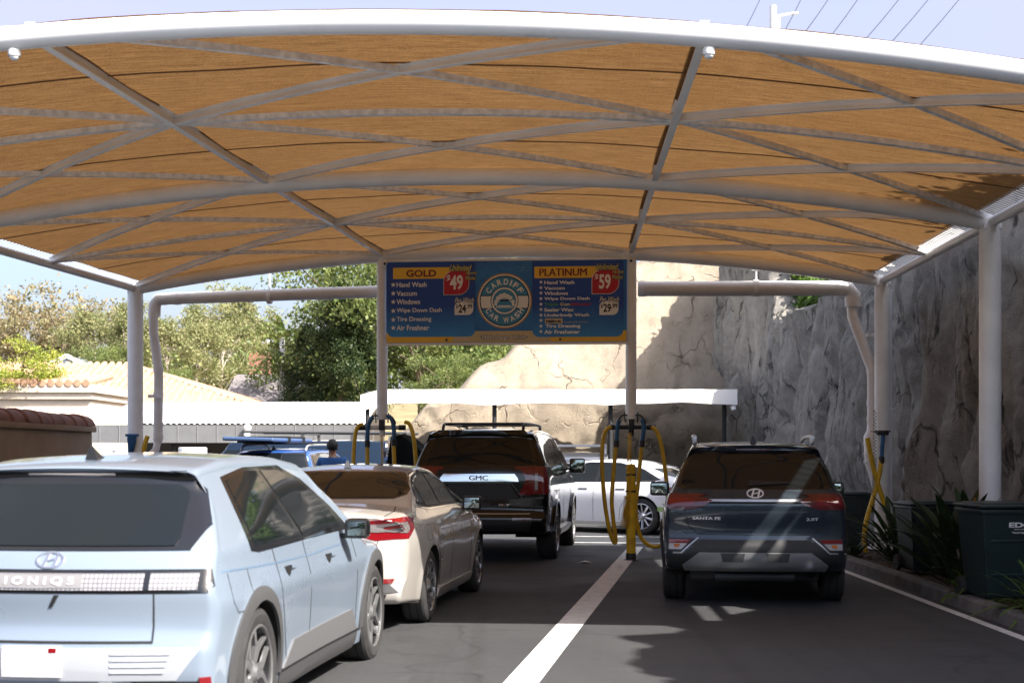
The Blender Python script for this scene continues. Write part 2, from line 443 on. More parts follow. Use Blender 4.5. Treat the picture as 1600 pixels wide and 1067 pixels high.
for j in range(NZ + 2):
    for i in range(NX): fs.append((j * w1 + i, j * w1 + i + 1, (j + 1) * w1 + i + 1, (j + 1) * w1 + i))
mw = MB(); mw.vf(vs, fs)
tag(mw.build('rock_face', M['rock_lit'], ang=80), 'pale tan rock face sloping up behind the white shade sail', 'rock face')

# ================================================================ SHADE CANOPY
EL = [(-7.35, 10.5), (-5.8, 21.9)]; ER = [(5.05, 10.3), (5.44, 20.9)]
ZE = 4.07
def Sf(u, v, dz=0):
    lx = lerp(EL[0][0], EL[1][0], v); ly = lerp(EL[0][1], EL[1][1], v); rx = lerp(ER[0][0], ER[1][0], v); ry = lerp(ER[0][1], ER[1][1], v)
    q = 2 * u - 1
    return Vector((lerp(lx, rx, u), lerp(ly, ry, u), ZE + lerp(.63, .50, v) * (1 - q * q) + dz))
def uL(v): return lerp(.307, .341, v)
def uR(v): return lerp(.706, .674, v)
can = thing('shade_canopy', 'large arched carport canopy with orange shade fabric on grey steel tubes', 'canopy', (0, 0, 0))
for v, r, mt in ((0, .088, 'steel_white'), (.5, .094, 'steel'), (1, .092, 'steel')):
    MB().tube([Sf(i / 48, v) for i in range(49)], r, 18).build('arch_tube', M[mt], can)
for u in (0, 1):
    MB().tube([Sf(u, i / 20) for i in range(21)], .055, 12).build('eave_tube', M['steel_white'], can)
def isec(pts, w, h):
    m = MB(); D_ = lambda d: [p + Vector((0, 0, d)) for p in pts]
    return m.bar(D_(.05 - h / 2), w, .014).bar(D_(.05), .016, h - .014).bar(D_(.05 + h / 2), w, .014)
for uf in (uL, uR):
    isec([Sf(uf(i / 40), i / 40, 0) for i in range(41)], .07, .10).build('purlin', M['steel'], can)
for v in (.25, .75):
    MB().bar([Sf(i / 40, v, .03) for i in range(41)], .085, .05).build('intermediate_arch', M['galv'], can)
rows = [0, .25, .5, .75, 1]
colsf = [lambda v: 0.0, uL, uR, lambda v: 1.0]
def seg(u0, v0, u1, v1, dz, n=14): return [Sf(lerp(u0, u1, i / n), lerp(v0, v1, i / n), dz) for i in range(n + 1)]
for a, b in zip(rows, rows[1:]):
    for ca, cb in zip(colsf, colsf[1:]):
        MB().bar(seg(ca(a), a, cb(b), b, .045), .055, .055).build('brace', M['galv'], can)
        isec(seg(cb(a), a, ca(b), b, -.005), .055, .07).build('brace', M['steel'], can)
        # gusset where the two cross
# fabric
NU, NV = 96, 96; vs = []; fs = []
def fab(u, v):
    s = .094 + .012 * min(1, v * 12) - .03 * abs(math.sin(v * 4 * math.pi)) * (1 - abs(2 * u - 1) ** 4)
    p = Sf(u, v, s); p.z += .012 * fbm((u * 9, v * 8, 2), 3)
    return p
m = MB(); uvs = []
for j in range(NV + 3):
    for i in range(NU + 1):
        u = lerp(.006, .990, i / NU)
        if j == 0: p = fab(u, 0) + Vector((0, -.05, -.012)); v = -.006
        elif j == NV + 2: p = fab(u, 1) + Vector((0, .10, -.10)); v = 1.01
        else: v = (j - 1) / NV; p = fab(u, v)
        vs.append(p); uvs.append((u, v))
w1 = NU + 1
m.vf(vs, [(j * w1 + i, j * w1 + i + 1, (j + 1) * w1 + i + 1, (j + 1) * w1 + i) for j in range(NV + 2) for i in range(NU)])
uvl = m.bm.loops.layers.uv.new('UVMap'); m.bm.verts.index_update()
for f in m.bm.faces:
    for l in f.loops: l[uvl].uv = uvs[l.vert.index]
m.build('fabric', M['fabric'], can, ang=60)
# seams and lacing
M['seam'] = pmat('dark_seam', (.16, .07, .02), .9)
for v in (.12, .37, .62, .87):
    MB().bar([fab(lerp(.006, .990, i / 60), v) - Vector((0, 0, .006)) for i in range(61)], .035, .004).build('seam', M['seam'], can)
for u, sx in ((0, -1), (1, 1)):
    m = MB(); N = 130
    for k in range(N):
        p = Sf(u, (k + .5) / N); e_ = fab(.990 if u else .006, (k + .5) / N); m.tube([e_ - Vector((sx * .05, 0, 0)), e_, p + Vector((sx * .03, .01, .075)), p + Vector((sx * .065, .02, -.02)), p + Vector((-sx * .02, .02, -.06))], .005, 4, caps=False)
    m.build('lacing', M['white'], can)
POST = {}
for u, v in ((0, 0), (0, .5), (0, 1), (1, 0), (1, .5), (1, 1)):
    p = Sf(u, v); r = .118 if (u, v) != (1, 1) else .112
    mm = MB().tube([(p.x, p.y, 0), (p.x, p.y, p.z + .03)], r, 28)
    mm.box((p.x, p.y, .15), (.36, .36, .025), bevel=.004)
    o = mm.build('post', M['steel'], can); POST[(u, v)] = (p.x, p.y)
    mb = MB()
    for sx in (-1, 1):
        for sy in (-1, 1): mb.tube([(p.x + sx * .14, p.y + sy * .14, .16), (p.x + sx * .14, p.y + sy * .14, .2)], .018, 6)
    mb.build('anchor_bolt', M['galv'], o)
    mb = MB().box((p.x, p.y, p.z - .02), (.2, .2, .12), bevel=.01); mb.build('cap_bracket', M['galv'], o)
DROP = []
for uf in (uL, uR):
    p = Sf(uf(1), 1); DROP.append(Vector((p.x, p.y, 0)))
    MB().tube([(p.x, p.y, 2.09), (p.x, p.y, p.z)], .082, 24).tube([(p.x, p.y, 2.05), (p.x, p.y, 2.12)], .088, 24).build('drop_post', M['steel'], can)

def dome_camera(p, label, sc=1):
    t = thing('security_camera', label, 'camera', p)
    MB().lathe([(0, .05 * sc), (.07 * sc, .05 * sc), (.075 * sc, .0), (.07 * sc, -.03 * sc)], 20).build('housing', M['white'], t)
    m = MB().sphere((0, 0, -.025 * sc), .062 * sc, (1, 1, 1)); m.build('dome', M['clear'], t)
a = Sf(uL(0), 0); b = Sf(uR(0), 0)
dome_camera(a + Vector((-.11, .0, -.125)), 'white dome camera under the front arch, left one', .62)
dome_camera(b + Vector((.03, .0, -.125)), 'white dome camera under the front arch, right one', .62)
for d, w in zip(DROP, ('left', 'right')):
    t = thing('security_camera', 'small bullet camera beside the top %s corner of the price sign' % w, 'camera', (d.x + (.06 if w == 'left' else -.02), d.y - .13, 4.40))
    MB().tube([(0, 0, 0), (0, -.1, -.02)], .03, 12).build('housing', M['white'], t)
    MB().tube([(0, .05, .06), (0, 0, .02)], .012, 8).build('bracket', M['white'], t)
    MB().tube([(0, -.1, -.02), (0, -.108, -.021)], .02, 12).build('lens', M['black'], t)

# ================================================================ VACUUM PIPES
def ring(m, a, b, r): m.tube([a, b], r, 18)
yb = lambda x: 21.45 - (x + .2) * .089 + .22
t = thing('vacuum_pipe', 'grey horizontal vacuum pipe under the rear arch, with downpipe beside the left post', 'pipe', (0, 0, 0))
zl = 3.97
m = MB(); m.tube([(-5.42, yb(-5.42), zl - .03), (-2.02, yb(-2.02), zl + .05)], .092, 18)
for x in (-5.25, -3.0, -2.9, -4.1): m.tube([(x, yb(x), zl + (x + 5.4) * .023 - .03), (x + .09, yb(x + .09), zl + (x + 5.5) * .023 - .03)], .099, 18)
m.build('trunk_pipe', M['pvc'], t)
m = MB(); m.tube([(-5.38, yb(-5.4), zl - .03), (-5.50, yb(-5.4), zl - .04), (-5.56, yb(-5.5), zl - .12), (-5.57, yb(-5.5), zl - .3)], .097, 18); m.build('elbow', M['pvc'], t)
m = MB(); P = [(-5.57, 22.1, 3.72), (-5.57, 22.1, 3.42), (-5.50, 22.1, 2.88), (-5.49, 22.1, 2.75), (-5.50, 22.1, 1.72)]
m.tube(P, .072, 16)
for z in (2.8, 2.42, 1.95, 1.76): m.tube([(-5.495, 22.1, z), (-5.495, 22.1, z + .07)], .08, 16)
m.tube([(-5.50, 22.1, 1.74), (-5.52, 22.05, 1.6), (-5.57, 21.98, 1.52)], .055, 12)
m.build('downpipe', M['pvc'], t)
m = MB().tube([(-3.75, yb(-3.75), 4.0), (-3.75, yb(-3.75), 4.36)], .014, 8).tube([(-3.78, yb(-3.78), zl - .02), (-3.72, yb(-3.7), zl - .02)], .105, 18).box((-3.75, yb(-3.75), 4.36), (.13, .05, .05), bevel=.006); m.build('hanger', M['galv'], t)
m = MB().box((-5.5, 21.95, 2.42), (.22, .06, .05)); m.build('clamp', M['galv'], t)

t = thing('vacuum_pipe', 'grey horizontal vacuum pipe ending in a crooked downpipe at the rock wall', 'pipe', (0, 0, 0))
zr = 4.02
m = MB(); m.tube([(1.9, yb(1.9), zr + .0), (4.86, yb(4.86), zr - .02)], .112, 20); m.tube([(1.92, yb(1.9), zr), (2.02, yb(2), zr)], .12, 20)
m.tube([(3.62, yb(3.62), zr), (3.70, yb(3.7), zr)], .119, 20); m.build('trunk_pipe', M['pvc'], t)
m = MB(); m.tube([(4.84, yb(4.86), zr - .02), (5.02, yb(5), zr - .04), (5.08, yb(5), zr - .12), (5.09, yb(5), zr - .26)], .115, 20); m.tube([(5.09, yb(5), zr - .16), (5.09, yb(5), zr - .30)], .128, 20); m.build('elbow', M['pvc'], t)
yd = yb(5)
m = MB(); m.tube([(5.07, yd, 3.76), (5.08, yd, 3.58), (5.12, yd - .05, 3.42), (5.32, yd - .1, 2.86), (5.35, yd - .12, 2.76), (5.35, yd - .12, 2.2), (5.35, yd - .12, 1.95)], [.08] * 7, 18)
for z in (2.72, 2.25, 2.02): m.tube([(5.35, yd - .12, z), (5.35, yd - .12, z + .07)], .09, 18)
m.tube([(5.35, yd - .12, 1.96), (5.35, yd - .12, 1.88), (5.355, yd - .12, 1.8), (5.37, yd - .12, 1.42), (5.42, yd - .14, 1.22), (5.47, yd - .2, .9), (5.5, yd - .25, .1)], [.085, .09, .14, .14, .13, .115, .11], 18)
for z in (1.66, 1.52, 1.40): m.tube([(5.36, yd - .12, z), (5.36, yd - .12, z + .03)], .146, 18)
m.build('downpipe', M['pvc'], t)
m = MB().tube([(3.66, yb(3.7), 4.0), (3.66, yb(3.7), 4.30)], .014, 8).tube([(3.63, yb(3.6), zr - .01), (3.69, yb(3.7), zr - .01)], .126, 20).box((3.66, yb(3.7), 4.3), (.13, .05, .05), bevel=.006); m.build('hanger', M['galv'], t)
for cx_, cz_ in ((5.46, 2.32), (5.40, 3.3)): MB().box((cx_, yd - .05, cz_), (.26, .05, .05)).build('clamp', M['galv'], t)
t = thing('conduit', 'thin white conduit running up beside the rear right post', 'conduit', (5.58, 20.98, .1))
MB().tube([(0, 0, 0), (0, 0, 3.85)], .03, 12).build('tube', M['steel_white'], t)
MB().box((0, 0, 3.0), (.12, .07, .03)).box((0, 0, 2.1), (.12, .07, .03)).build('clip', M['galv'], t)

# ---------------- hoses and stations
def spl(pts, n=8):
    P = [Vector(p) for p in pts]; out = []
    for i in range(len(P) - 1):
        p0 = P[max(i - 1, 0)]; p1 = P[i]; p2 = P[i + 1]; p3 = P[min(i + 2, len(P) - 1)]
        for k in range(n):
            t = k / n
            out.append(.5 * ((2 * p1) + (p2 - p0) * t + (2 * p0 - 5 * p1 + 4 * p2 - p3) * t * t + (3 * p1 - p0 - 3 * p2 + p3) * t ** 3))
    return out + [P[-1]]
def hose(pts, nozzle, label, r=.031, group=None):
    t = thing('vacuum_hose', label, 'hose', pts[0], 0, group)
    o = Vector(pts[0])
    MB().tube([p - o for p in spl(pts)], r, 12).build('hose', M['yellow_hose'], t)
    if nozzle:
        a = [Vector(p) - o for p in nozzle]
        n = MB().tube(spl(a, 5), [.034 - .006 * abs(i / (5 * (len(a) - 1)) - .5) for i in range(5 * (len(a) - 1) + 1)], 12).build('nozzle', M['blue_plastic'], t)
        MB().tube([a[0], a[0] + (a[0] - a[1]).normalized() * .1], .041, 12).build('cuff', M['black'], t)
    return t
def coil(p0, p1, r, turns, wr=.006):
    p0 = Vector(p0); p1 = Vector(p1); d = (p1 - p0); z = d.normalized(); x = z.cross(Vector((.3, 1, .1))).normalized(); y = z.cross(x); N = turns * 10
    return [p0 + d * (i / N) + (x * math.cos(i * .6283) + y * math.sin(i * .6283)) * r for i in range(N + 1)]
def station(D, side):
    t = thing('vacuum_manifold', 'black hose manifold under the %s drop post of the price sign' % side, 'manifold', (D.x, D.y, 2.05))
    mt = M['black'] if side == 'right' else M['pvc']
    MB().tube([(0, 0, 0), (0, 0, -.25)], .045, 14).tube([(-.29, -.02, -.12), (.29, -.02, -.12)], .034, 14).build('tee', mt, t)
    for sx in (-1, 1):
        MB().tube([(sx * .25, -.02, -.12), (sx * .36, -.02, -.12)], .042, 14).build('socket', M['black'], t)
        MB().tube(spl([(sx * .06, -.06, .06), (sx * .14, -.07, .05), (sx * .2, -.08, -.03), (sx * .2, -.08, -.08)]), .012, 8).build('hook', M['black'], t)
    MB().box((0, -.06, -.08), (.09, .06, .16), bevel=.01).build('valve', M['black'], t)
    for sx in (-1, 1): MB().tube([(sx * .1, -.04, .1), (sx * .09, -.05, -.05)], .01, 6).build('cable', M['black'], t)
station(DROP[0], 'left'); station(DROP[1], 'right')
for D, w in zip(DROP, ('left', 'right')):
    y = D.y - .06; g = 'hoses hanging below the price sign'
    def q(px, py): return pix(px, py, y)
    if w == 'right':
        hose([q(955, 666), q(945, 675), q(941, 700), q(941, 735), q(945, 785), q(952, 827), q(959, 846), q(962, 843), q(958, 810), q(956, 780), q(959, 735), q(963, 690)],
             [q(963.5, 688), q(964, 676), q(965, 664), q(968, 656)], 'yellow hose looping down left of the yellow bollard', group=g)
        hose([q(1018, 666), q(1027, 676), q(1034, 700), q(1040, 740), q(1044, 790), q(1042, 835), q(1033, 851), q(1018, 853), q(1004, 843), q(997, 825), q(993, 792), q(997, 756), q(1003, 690)],
             [q(1003.5, 688), q(1005, 676), q(1006, 664), q(1003, 655)], 'yellow hose looping down right of the yellow bollard', group=g)
    else:
        hose([q(568, 663), q(560, 666), q(555, 680), q(552, 725), q(551, 790), q(556, 840), q(566, 850), q(573, 835), q(574, 780), q(574, 690)],
             [q(574, 688), q(574.5, 672), q(577, 660), q(583, 651)], 'yellow hose looping left of the left drop post, behind the beige sedan', group=g)
        hose([q(632, 659), q(640, 663), q(646, 682), q(650, 725), q(651, 790), q(644, 842), q(632, 852), q(622, 835), q(618, 780), q(615, 690)],
             [q(615.5, 686), q(615.5, 670), q(613, 657), q(607, 649)], 'yellow hose looping right of the left drop post, beside the black SUV', group=g)
D = DROP[1]
bx, by = 1.72, 20.55
t = thing('bollard', 'thin yellow steel bollard standing on the white lane line', 'bollard', (bx, by, 0))
MB().lathe([(.068, .1), (.07, 1.30), (.068, 1.36), (.05, 1.385), (0, 1.39)], 24).build('pipe', M['yellow_paint'], t)
MB().lathe([(.1, 0), (.1, .012), (.076, .014), (.074, .1), (.068, .102)], 24).build('base', M['black'], t)
for z in (1.22, .98): MB().lathe([(.0705, z), (.074, z), (.074, z + .025), (.0705, z + .025)], 24).build('strap', M['black'], t)
t = thing('air_hose', 'coiled yellow air line hanging from manifold round the yellow bollard', 'air hose', (0, 0, 0))
cpts = coil((D.x - .03, D.y - .16, 1.82), (bx - .03, by - .07, 1.42), .026, 16) + coil((bx - .03, by - .09, 1.36), (bx - .04, by - .09, .95), .03, 9) + coil((bx - .06, by - .09, .93), (bx - .12, by - .09, .48), .045, 16) + coil((bx - .05, by - .09, .5), (bx - .06, by - .09, 1.0), .03, 5)
MB().tube(cpts, .0065, 6).build('coil', M['yellow_hose'], t)
t = thing('air_hose', 'coiled air line with yellow cord below the left drop post', 'air hose', (0, 0, 0))
D = DROP[0]; MB().tube(coil((D.x, D.y - .1, 1.8), (D.x + .02, D.y - .1, 1.2), .02, 18), .006, 6).build('coil', M['yellow_hose'], t)

# right post hose and left post hose
yy = 20.66
def q(px, py): return pix(px, py, yy)
hose([q(1377, 716), q(1373, 745), q(1364, 778), q(1354, 812), q(1350, 845), q(1356, 868), q(1372, 878), q(1390, 879)], [q(1377.5, 713), q(1378, 700), q(1379, 690), q(1379, 678)],
     'yellow hose hanging in a loop at the rear right post', .036)
hose([q(1355, 684), q(1359, 705), q(1365, 733), q(1372, 757), q(1381, 785), q(1388, 800), q(1394, 830)], None, 'straight yellow hose crossing the looped hose at the rear right post', .036)
t = thing('air_hose', 'dark coiled air line hanging between downpipe and rear right post', 'air hose', (0, 0, 0))
MB().tube(coil(q(1367, 640), q(1367, 715), .02, 14) + coil(q(1367, 715), q(1364, 800), .028, 26), .005, 6).build('coil', pmat('brass_coil', (.12, .085, .025), .5), t)
t = thing('hose_holder', 'black holder strapped to rear right post above blue nozzle', 'holder', q(1379, 676)); MB().box((0, -.0, 0), (.17, .07, .07), bevel=.01).build('cup', M['black'], t); MB().box((0, .12, .02), (.25, .18, .02)).build('strap', M['black'], t)
yy = 21.75
hose([q(231, 681), q(227, 692), q(223, 715), q(220, 750), q(222, 800)], None, 'short yellow hose hanging at the rear left post', .036)
t = thing('hose_nozzle', 'blue hose nozzle hanging on the rear left post', 'nozzle', q(206, 693))
MB().tube([(0, 0, .12), (.0, 0, .02), (-.01, 0, -.1), (-.05, 0, -.28)], [.075, .07, .045, .04], 12).build('cone', M['blue_plastic'], t)
MB().box((0, .02, .13), (.2, .06, .04), bevel=.008).build('hook', M['blue_plastic'], t)

# ================================================================ LEFT: BOUNDARY WALL WITH TILE CAP
wa = Vector((-6.15, 14.0)); wb = Vector((-6.35, 21.6)); wd = (wb - wa); ln = wd.length; ang = math.atan2(wd.y, wd.x)
t = thing('boundary_wall', 'tan stucco boundary wall capped with terracotta barrel tiles at left', 'wall', (wa.x - .2, wa.y, 0), ang)
MB().box((ln / 2, 0, .93), (ln, .34, 1.86), bevel=.01).build('wall', M['stucco'], t)
MB().box((ln / 2, 0, 1.90), (ln + .08, .46, .08), bevel=.015).build('moulding', M['stucco'], t)
m = MB(); k = 0; x = -.1
while x < ln:
    r = .165 + .01 * math.sin(k * 5); prof = []
    L = .62
    pts = [(x, 0, 1.945), (min(x + L, ln + .06), 0, 1.945)]
    for a, b in ((0, 1),):
        rg = []
        for e, rr in ((0, r + .012), (1, r - .006)):
            px_ = lerp(pts[0][0], pts[1][0], e)
            rg.append([Vector((px_, math.cos(i * math.pi / 12) * rr * 1.25, 1.945 + math.sin(i * math.pi / 12) * rr)) for i in range(13)])
        va = [m.bm.verts.new(p) for p in rg[0]]; vb = [m.bm.verts.new(p) for p in rg[1]]
        for i in range(12): m.bm.faces.new((va[i], va[i + 1], vb[i + 1], vb[i]))
        m.bm.faces.new(va); m.bm.faces.new(vb[::-1])
    x += .56; k += 1
m.build('tile_cap', M['terracotta'], t)

# ================================================================ LEFT: CARPORT WITH WHITE CORRUGATED ROOF
cy0, cy1 = 40.0, 44.5; cx0, cx1 = -11.9, -4.0
M['clad_grey'] = pmat('fascia_joint', (.22, .22, .22), .6)
t = thing('carport', 'long low carport with white corrugated roof beyond the left post', 'carport', (0, 0, 0))
m = MB(); n = int((cx1 - cx0) / .165); A = []; 
profx = [(0, 0), (.05, .045), (.105, .045), (.15, 0)]
for i in range(n):
    for a, b in profx: A.append((cx0 + i * .165 + a, b))
va = [m.bm.verts.new((x, cy0, 2.36 + b)) for x, b in A]; vb = [m.bm.verts.new((x, cy1, 3.12 + b * .15)) for x, b in A]
vc = [m.bm.verts.new((x, cy1, 3.06 + b * .15)) for x, b in A]; vd = [m.bm.verts.new((x, cy0, 2.33 + b)) for x, b in A]
for i in range(len(A) - 1):
    for P, Q in ((va, vb), (vb, vc), (vc, vd), (vd, va)): m.bm.faces.new((P[i], P[i + 1], Q[i + 1], Q[i]))
m.build('roof', M['white_metal'], t, ang=20)
MB().box(((cx0 + cx1) / 2, cy0 + .08, 2.07), (cx1 - cx0, .12, .50)).build('fascia', M['fascia'], t)
m = MB()
for i in range(16): m.box((cx0 + .3 + i * .55, cy0 + .012, 2.07), (.012, .02, .49))
m.build('fascia_seam', M['clad_grey'], t)
MB().box(((cx0 + cx1) / 2, cy1 + .1, 1.5), (cx1 - cx0, .15, 3.0)).build('back_wall', pmat('carport_wall', (.10, .085, .07), .9), t)
for x in (-12.0, -9.6, -7.0, -4.4): MB().box((x, cy0 + .4, 1.0), (.12, .12, 2.0)).build('post', M['dark'], t)
t = thing('floodlight', 'white twin floodlight on the carport fascia', 'floodlight', (-7.42, cy0 - .02, 2.12))
MB().sphere((0, -.09, .12), .11, (1, .8, 1)).build('lamp_head', M['white'], t); MB().sphere((-.02, -.09, -.08), .09).build('sensor', M['white'], t)
MB().box((0, -.0, 0), (.1, .06, .2)).build('bracket', M['white'], t)
for x, y, h, lab in ((-11.0, 38.0, 1.62, 'white drum standing left of the rear left post'), (-8.0, 33.5, 1.66, 'white drum standing right of the rear left post')):
    t = thing('drum', lab, 'drum', (x * .94, y, 0)); r = .33
    MB().lathe([(0, 0), (r, 0), (r, .5), (r + .015, .52), (r, .54), (r, 1.0), (r + .015, 1.02), (r, 1.04), (r, h), (r - .03, h + .01), (0, h)], 24).build('barrel', M['white_metal'], t)
t = thing('utility_cabinet', 'low white cabinet beside the tiled boundary wall', 'cabinet', (-9.7, 32.5, 0)); MB().box((0, 0, .72), (.7, .5, 1.44), bevel=.02).build('case', M['white_metal'], t); MB().box((0, -.26, .75), (.6, .02, 1.2), bevel=.01).build('door', M['white_metal'], t)

# ---------------- buildings behind on the left
def tiles(m, x0, x1, y0, z0, y1, z1, pitch=.28):
    n = int((x1 - x0) / pitch)
    for i in range(n):
        x = x0 + (i + .5) * pitch
        m.tube([(x, y0, z0), (x, y1, z1)], pitch * .42, 8)
t = thing('tile_roof_building', 'low cream building with clay tile coping behind the boundary wall', 'building', (0, 0, 0))
MB().box((-18.9, 48, 1.75), (10.8, 5, 3.5), bevel=.02).build('wall', M['stucco_pale'], t)
MB().box((-18.9, 48, 3.35), (11.0, 5.3, .22), bevel=.03).box((-18.9, 48, 3.58), (11.2, 5.5, .26), bevel=.03).build('cornice', M['stucco_pale'], t)
m = MB(); tiles(m, -24.6, -13.3, 45.2, 3.75, 48, 4.1); m.build('tile_coping', M['roof_tile'], t)
t = thing('hip_roof_house', 'cream house with large sloping clay tile roof left of the rear left post', 'house', (0, 0, 0))
MB().box((-17.5, 56, 1.6), (15, 9, 3.2)).build('wall', M['stucco_pale'], t)
m = MB(); m.vf([(-25.5, 51, 3.2), (-9.2, 51, 3.2), (-9.2, 61, 3.2), (-25.5, 61, 3.2), (-21, 56, 5.0), (-15.2, 56, 5.0)], [(0, 1, 5, 4), (1, 2, 5), (2, 3, 4, 5), (3, 0, 4), (0, 3, 2, 1)])
r = m.build('roof', M['roof_tile'], t)
m = MB()
for i in range(56):
    x = -25.3 + i * .29; f = min(1, (x + 25.5) / 4.5, (-9.2 - x) / 6.0)
    if f > .04: m.tube([(x, 51, 3.24), (x, 51 + 5 * f, 3.24 + 1.8 * f)], .1, 6)
for i in range(34):
    y = 51.15 + i * .29; f = 1 - abs(y - 56) / 5
    if f > .04: m.tube([(-9.2, y, 3.24), (-9.2 - 6 * f, y, 3.24 + 1.8 * f)], .1, 6)
m.build('tile_rows', M['roof_tile'], r)
def gable_house(name, label, x0, x1, y0, y1, zb, zw, zr, mroof, mwall, ridge='x', chim=None):
    t = thing(name, label, 'house', ((x0 + x1) / 2, y0, 0))
    ox, oy = (x0 + x1) / 2, y0; a, b, c, d = x0 - ox, x1 - ox, 0, y1 - oy
    MB().box((0, d / 2, (zb + zw) / 2), (b - a, d, zw - zb)).build('wall', mwall, t)
    m = MB(); e = .4
    if ridge == 'x':
        m.vf([(a - e, -e, zw), (b + e, -e, zw), (b + e, d + e, zw), (a - e, d + e, zw), (a - e, d / 2, zr), (b + e, d / 2, zr)], [(0, 1, 5, 4), (2, 3, 4, 5), (0, 4, 3), (1, 2, 5), (0, 3, 2, 1)])
    else:
        m.vf([(a - e, -e, zw), (b + e, -e, zw), (b + e, d + e, zw), (a - e, d + e, zw), (0, -e, zr), (0, d + e, zr)], [(0, 4, 5, 3), (1, 2, 5, 4), (0, 1, 4), (2, 3, 5), (0, 3, 2, 1)])
    rf = m.build('roof', mroof, t)
    if ridge == 'y':
        m = MB(); 
        for s_ in (a - e, b + e): m.bar([(s_, -e - .03, zw), (0, -e - .03, zr)], .06, .22)
        m.build('barge_board', M['white'], t)
    m = MB()
    for i in range(3):
        cx = lerp(a, b, (i + .5) / 3); m.box((cx, -.02, zw - .9), (.9, .06, .9))
    m.build('window', M['glass'], t)
    if chim: MB().box(chim, (.9, .9, 1.6)).build('chimney', pmat('brick', (.28, .13, .09), .9, var=.2, vscale=9), rf)
    return t
gable_house('gable_house', 'distant house with blue grey gable roof among the left trees', -24.4, -22.3, 75, 84, 2, 5.9, 6.6, pmat('blue_roof', (.13, .16, .2), .8), M['white'], 'y')
gable_house('shingle_house', 'distant house with grey shingle roof and brick chimney left of the dark tree', -12.2, -8.8, 62, 68, 0, 3.75, 5.1, M['shingle'], M['stucco_pale'], 'x', (-1.1, 3.6, 5.3))
t = thing('camera_pole', 'square grey pole with side arm rising behind the carport roof', 'pole', (-9.7, 60, 0)); MB().box((0, 0, 3.2), (.2, .2, 6.4)).box((-.35, 0, 6.25), (.7, .1, .12)).build('pole', M['galv'], t); MB().box((-.7, -.1, 6.2), (.2, .35, .2), bevel=.03).build('camera', M['white'], t)

# ================================================================ SHADE SAIL by the rock face
t = thing('shade_sail', 'long white fabric shade awning on thin posts before the rock face', 'awning', (0, 0, 0))
m = MB(); N = 60; rows_ = []
def sx(i): return lerp(-3.45, 5.1, i / N)
top = []; bot = []; bk = []; bk2 = []
for i in range(N + 1):
    x = sx(i); f = ((x + 3.45) / 2.85) % 1; sag = .055 * math.sin(math.pi * f)
    y = 32.3 - (x * .02)
    edge = .12 * max(0, 1 - i / 3.0)
    top.append(m.bm.verts.new((x, y, 2.98 - edge + .02 * fbm((x, 0, 1))))); bot.append(m.bm.verts.new((x, y - .03, 2.62 + sag + .02 * fbm((x * 1.4, 3, 1)) - edge * 1.2)))
    bk.append(m.bm.verts.new((x, y + 3.3, 3.02 + .06 * math.sin(f * math.pi)))); bk2.append(m.bm.verts.new((x, y + 3.3, 2.99 + .06 * math.sin(f * math.pi))))
under = [m.bm.verts.new((v.co.x, v.co.y + .03, v.co.z + .003)) for v in bot]
for i in range(N):
    for P, Q in ((bot, top), (top, bk), (bk, bk2), (bk2, under), (under, bot)): m.bm.faces.new((P[i], P[i + 1], Q[i + 1], Q[i]))
m.build('fabric', M['sail'], t, ang=50)
for x in (-3.3, -.40, 2.25, 4.85):
    MB().tube([(x, 32.5, 0), (x, 32.5, 2.95)], .05, 12).build('post', M['dark'], t)
MB().tube([(5.0, 32.2, 2.6), (5.02, 32.2, 2.52)], .06, 10).build('end_ring', M['white'], t)

# ================================================================ UTILITY POLE AND WIRES
t = thing('utility_pole', 'pale utility pole top with side arm above canopy at upper right', 'pole', (14.5, 79, 0))
MB().tube([(0, 0, 0), (0, 0, 26.3)], [.26, .19], 14).build('pole', M['steel_white'], t)
MB().tube([(0, 0, 25.7), (1.2, 0, 25.9)], .07, 8).build('arm', M['galv'], t)
MB().box((1.2, 0, 25.9), (.35, .2, .12), bevel=.02).build('lamp_head', M['galv'], t)
MB().box((.22, 0, 25.2), (.3, .3, .9), bevel=.03).build('transformer', M['galv'], t)
for k, (xa, ya, xb, yb_) in enumerate(((1186, 0, 1166, 40), (1250, 0, 1226, 46), (1292, 0, 1258, 48), (1338, 0, 1300, 52), (1402, 0, 1356, 55), (1448, 0, 1398, 58), (1496, 0, 1443, 62))):
    a = pix(lerp(xb, xa, 2.2), lerp(yb_, ya, 2.2), 70); b = pix(lerp(xa, xb, 2.6), lerp(ya, yb_, 2.6), 52)
    m = MB().tube([a, (a + b) / 2 - Vector((0, 0, .1)), b], .018, 6)
    tag(m.build('power_line', M['black']), 'thin overhead power line crossing the sky right of the utility pole' if k else 'thin overhead power line just left of the utility pole', 'wire', 'overhead wires')
# ================================================================ VEHICLES
def paint(name, col, metal=.35, rough=.32, coat=1.0, dust=.0):
    n = NT(name); b = n.b
    b.inputs['Metallic'].default_value = metal; b.inputs['Roughness'].default_value = rough
    b.inputs['Coat Weight'].default_value = coat; b.inputs['Coat Roughness'].default_value = .05; b.inputs['Specular IOR Level'].default_value = .2; b.inputs['Coat IOR'].default_value = 1.45
    v = n.tc.outputs['Object']; a = n.noise(v, 900, 1); c = n.noise(v, 1.4, 5)
    k = n.mix(n.rng(a, .3, .7, 0, .25), col, tuple(min(1, x * 1.35) for x in col))
    k = n.mix(n.rng(c, .45, .8, 0, dust), k, (.30, .27, .23))
    n.col(k); n.l(n.rng(c, .3, .7, max(.05, rough - .05), rough + .1), b.inputs['Roughness']); return n.m
M['lamp_red'] = pmat('red_lens', (.17, .004, .008), .08, coat=1)
M['lamp_grey'] = pmat('grey_lens', (.20, .18, .18), .1, coat=1, metal=.3)
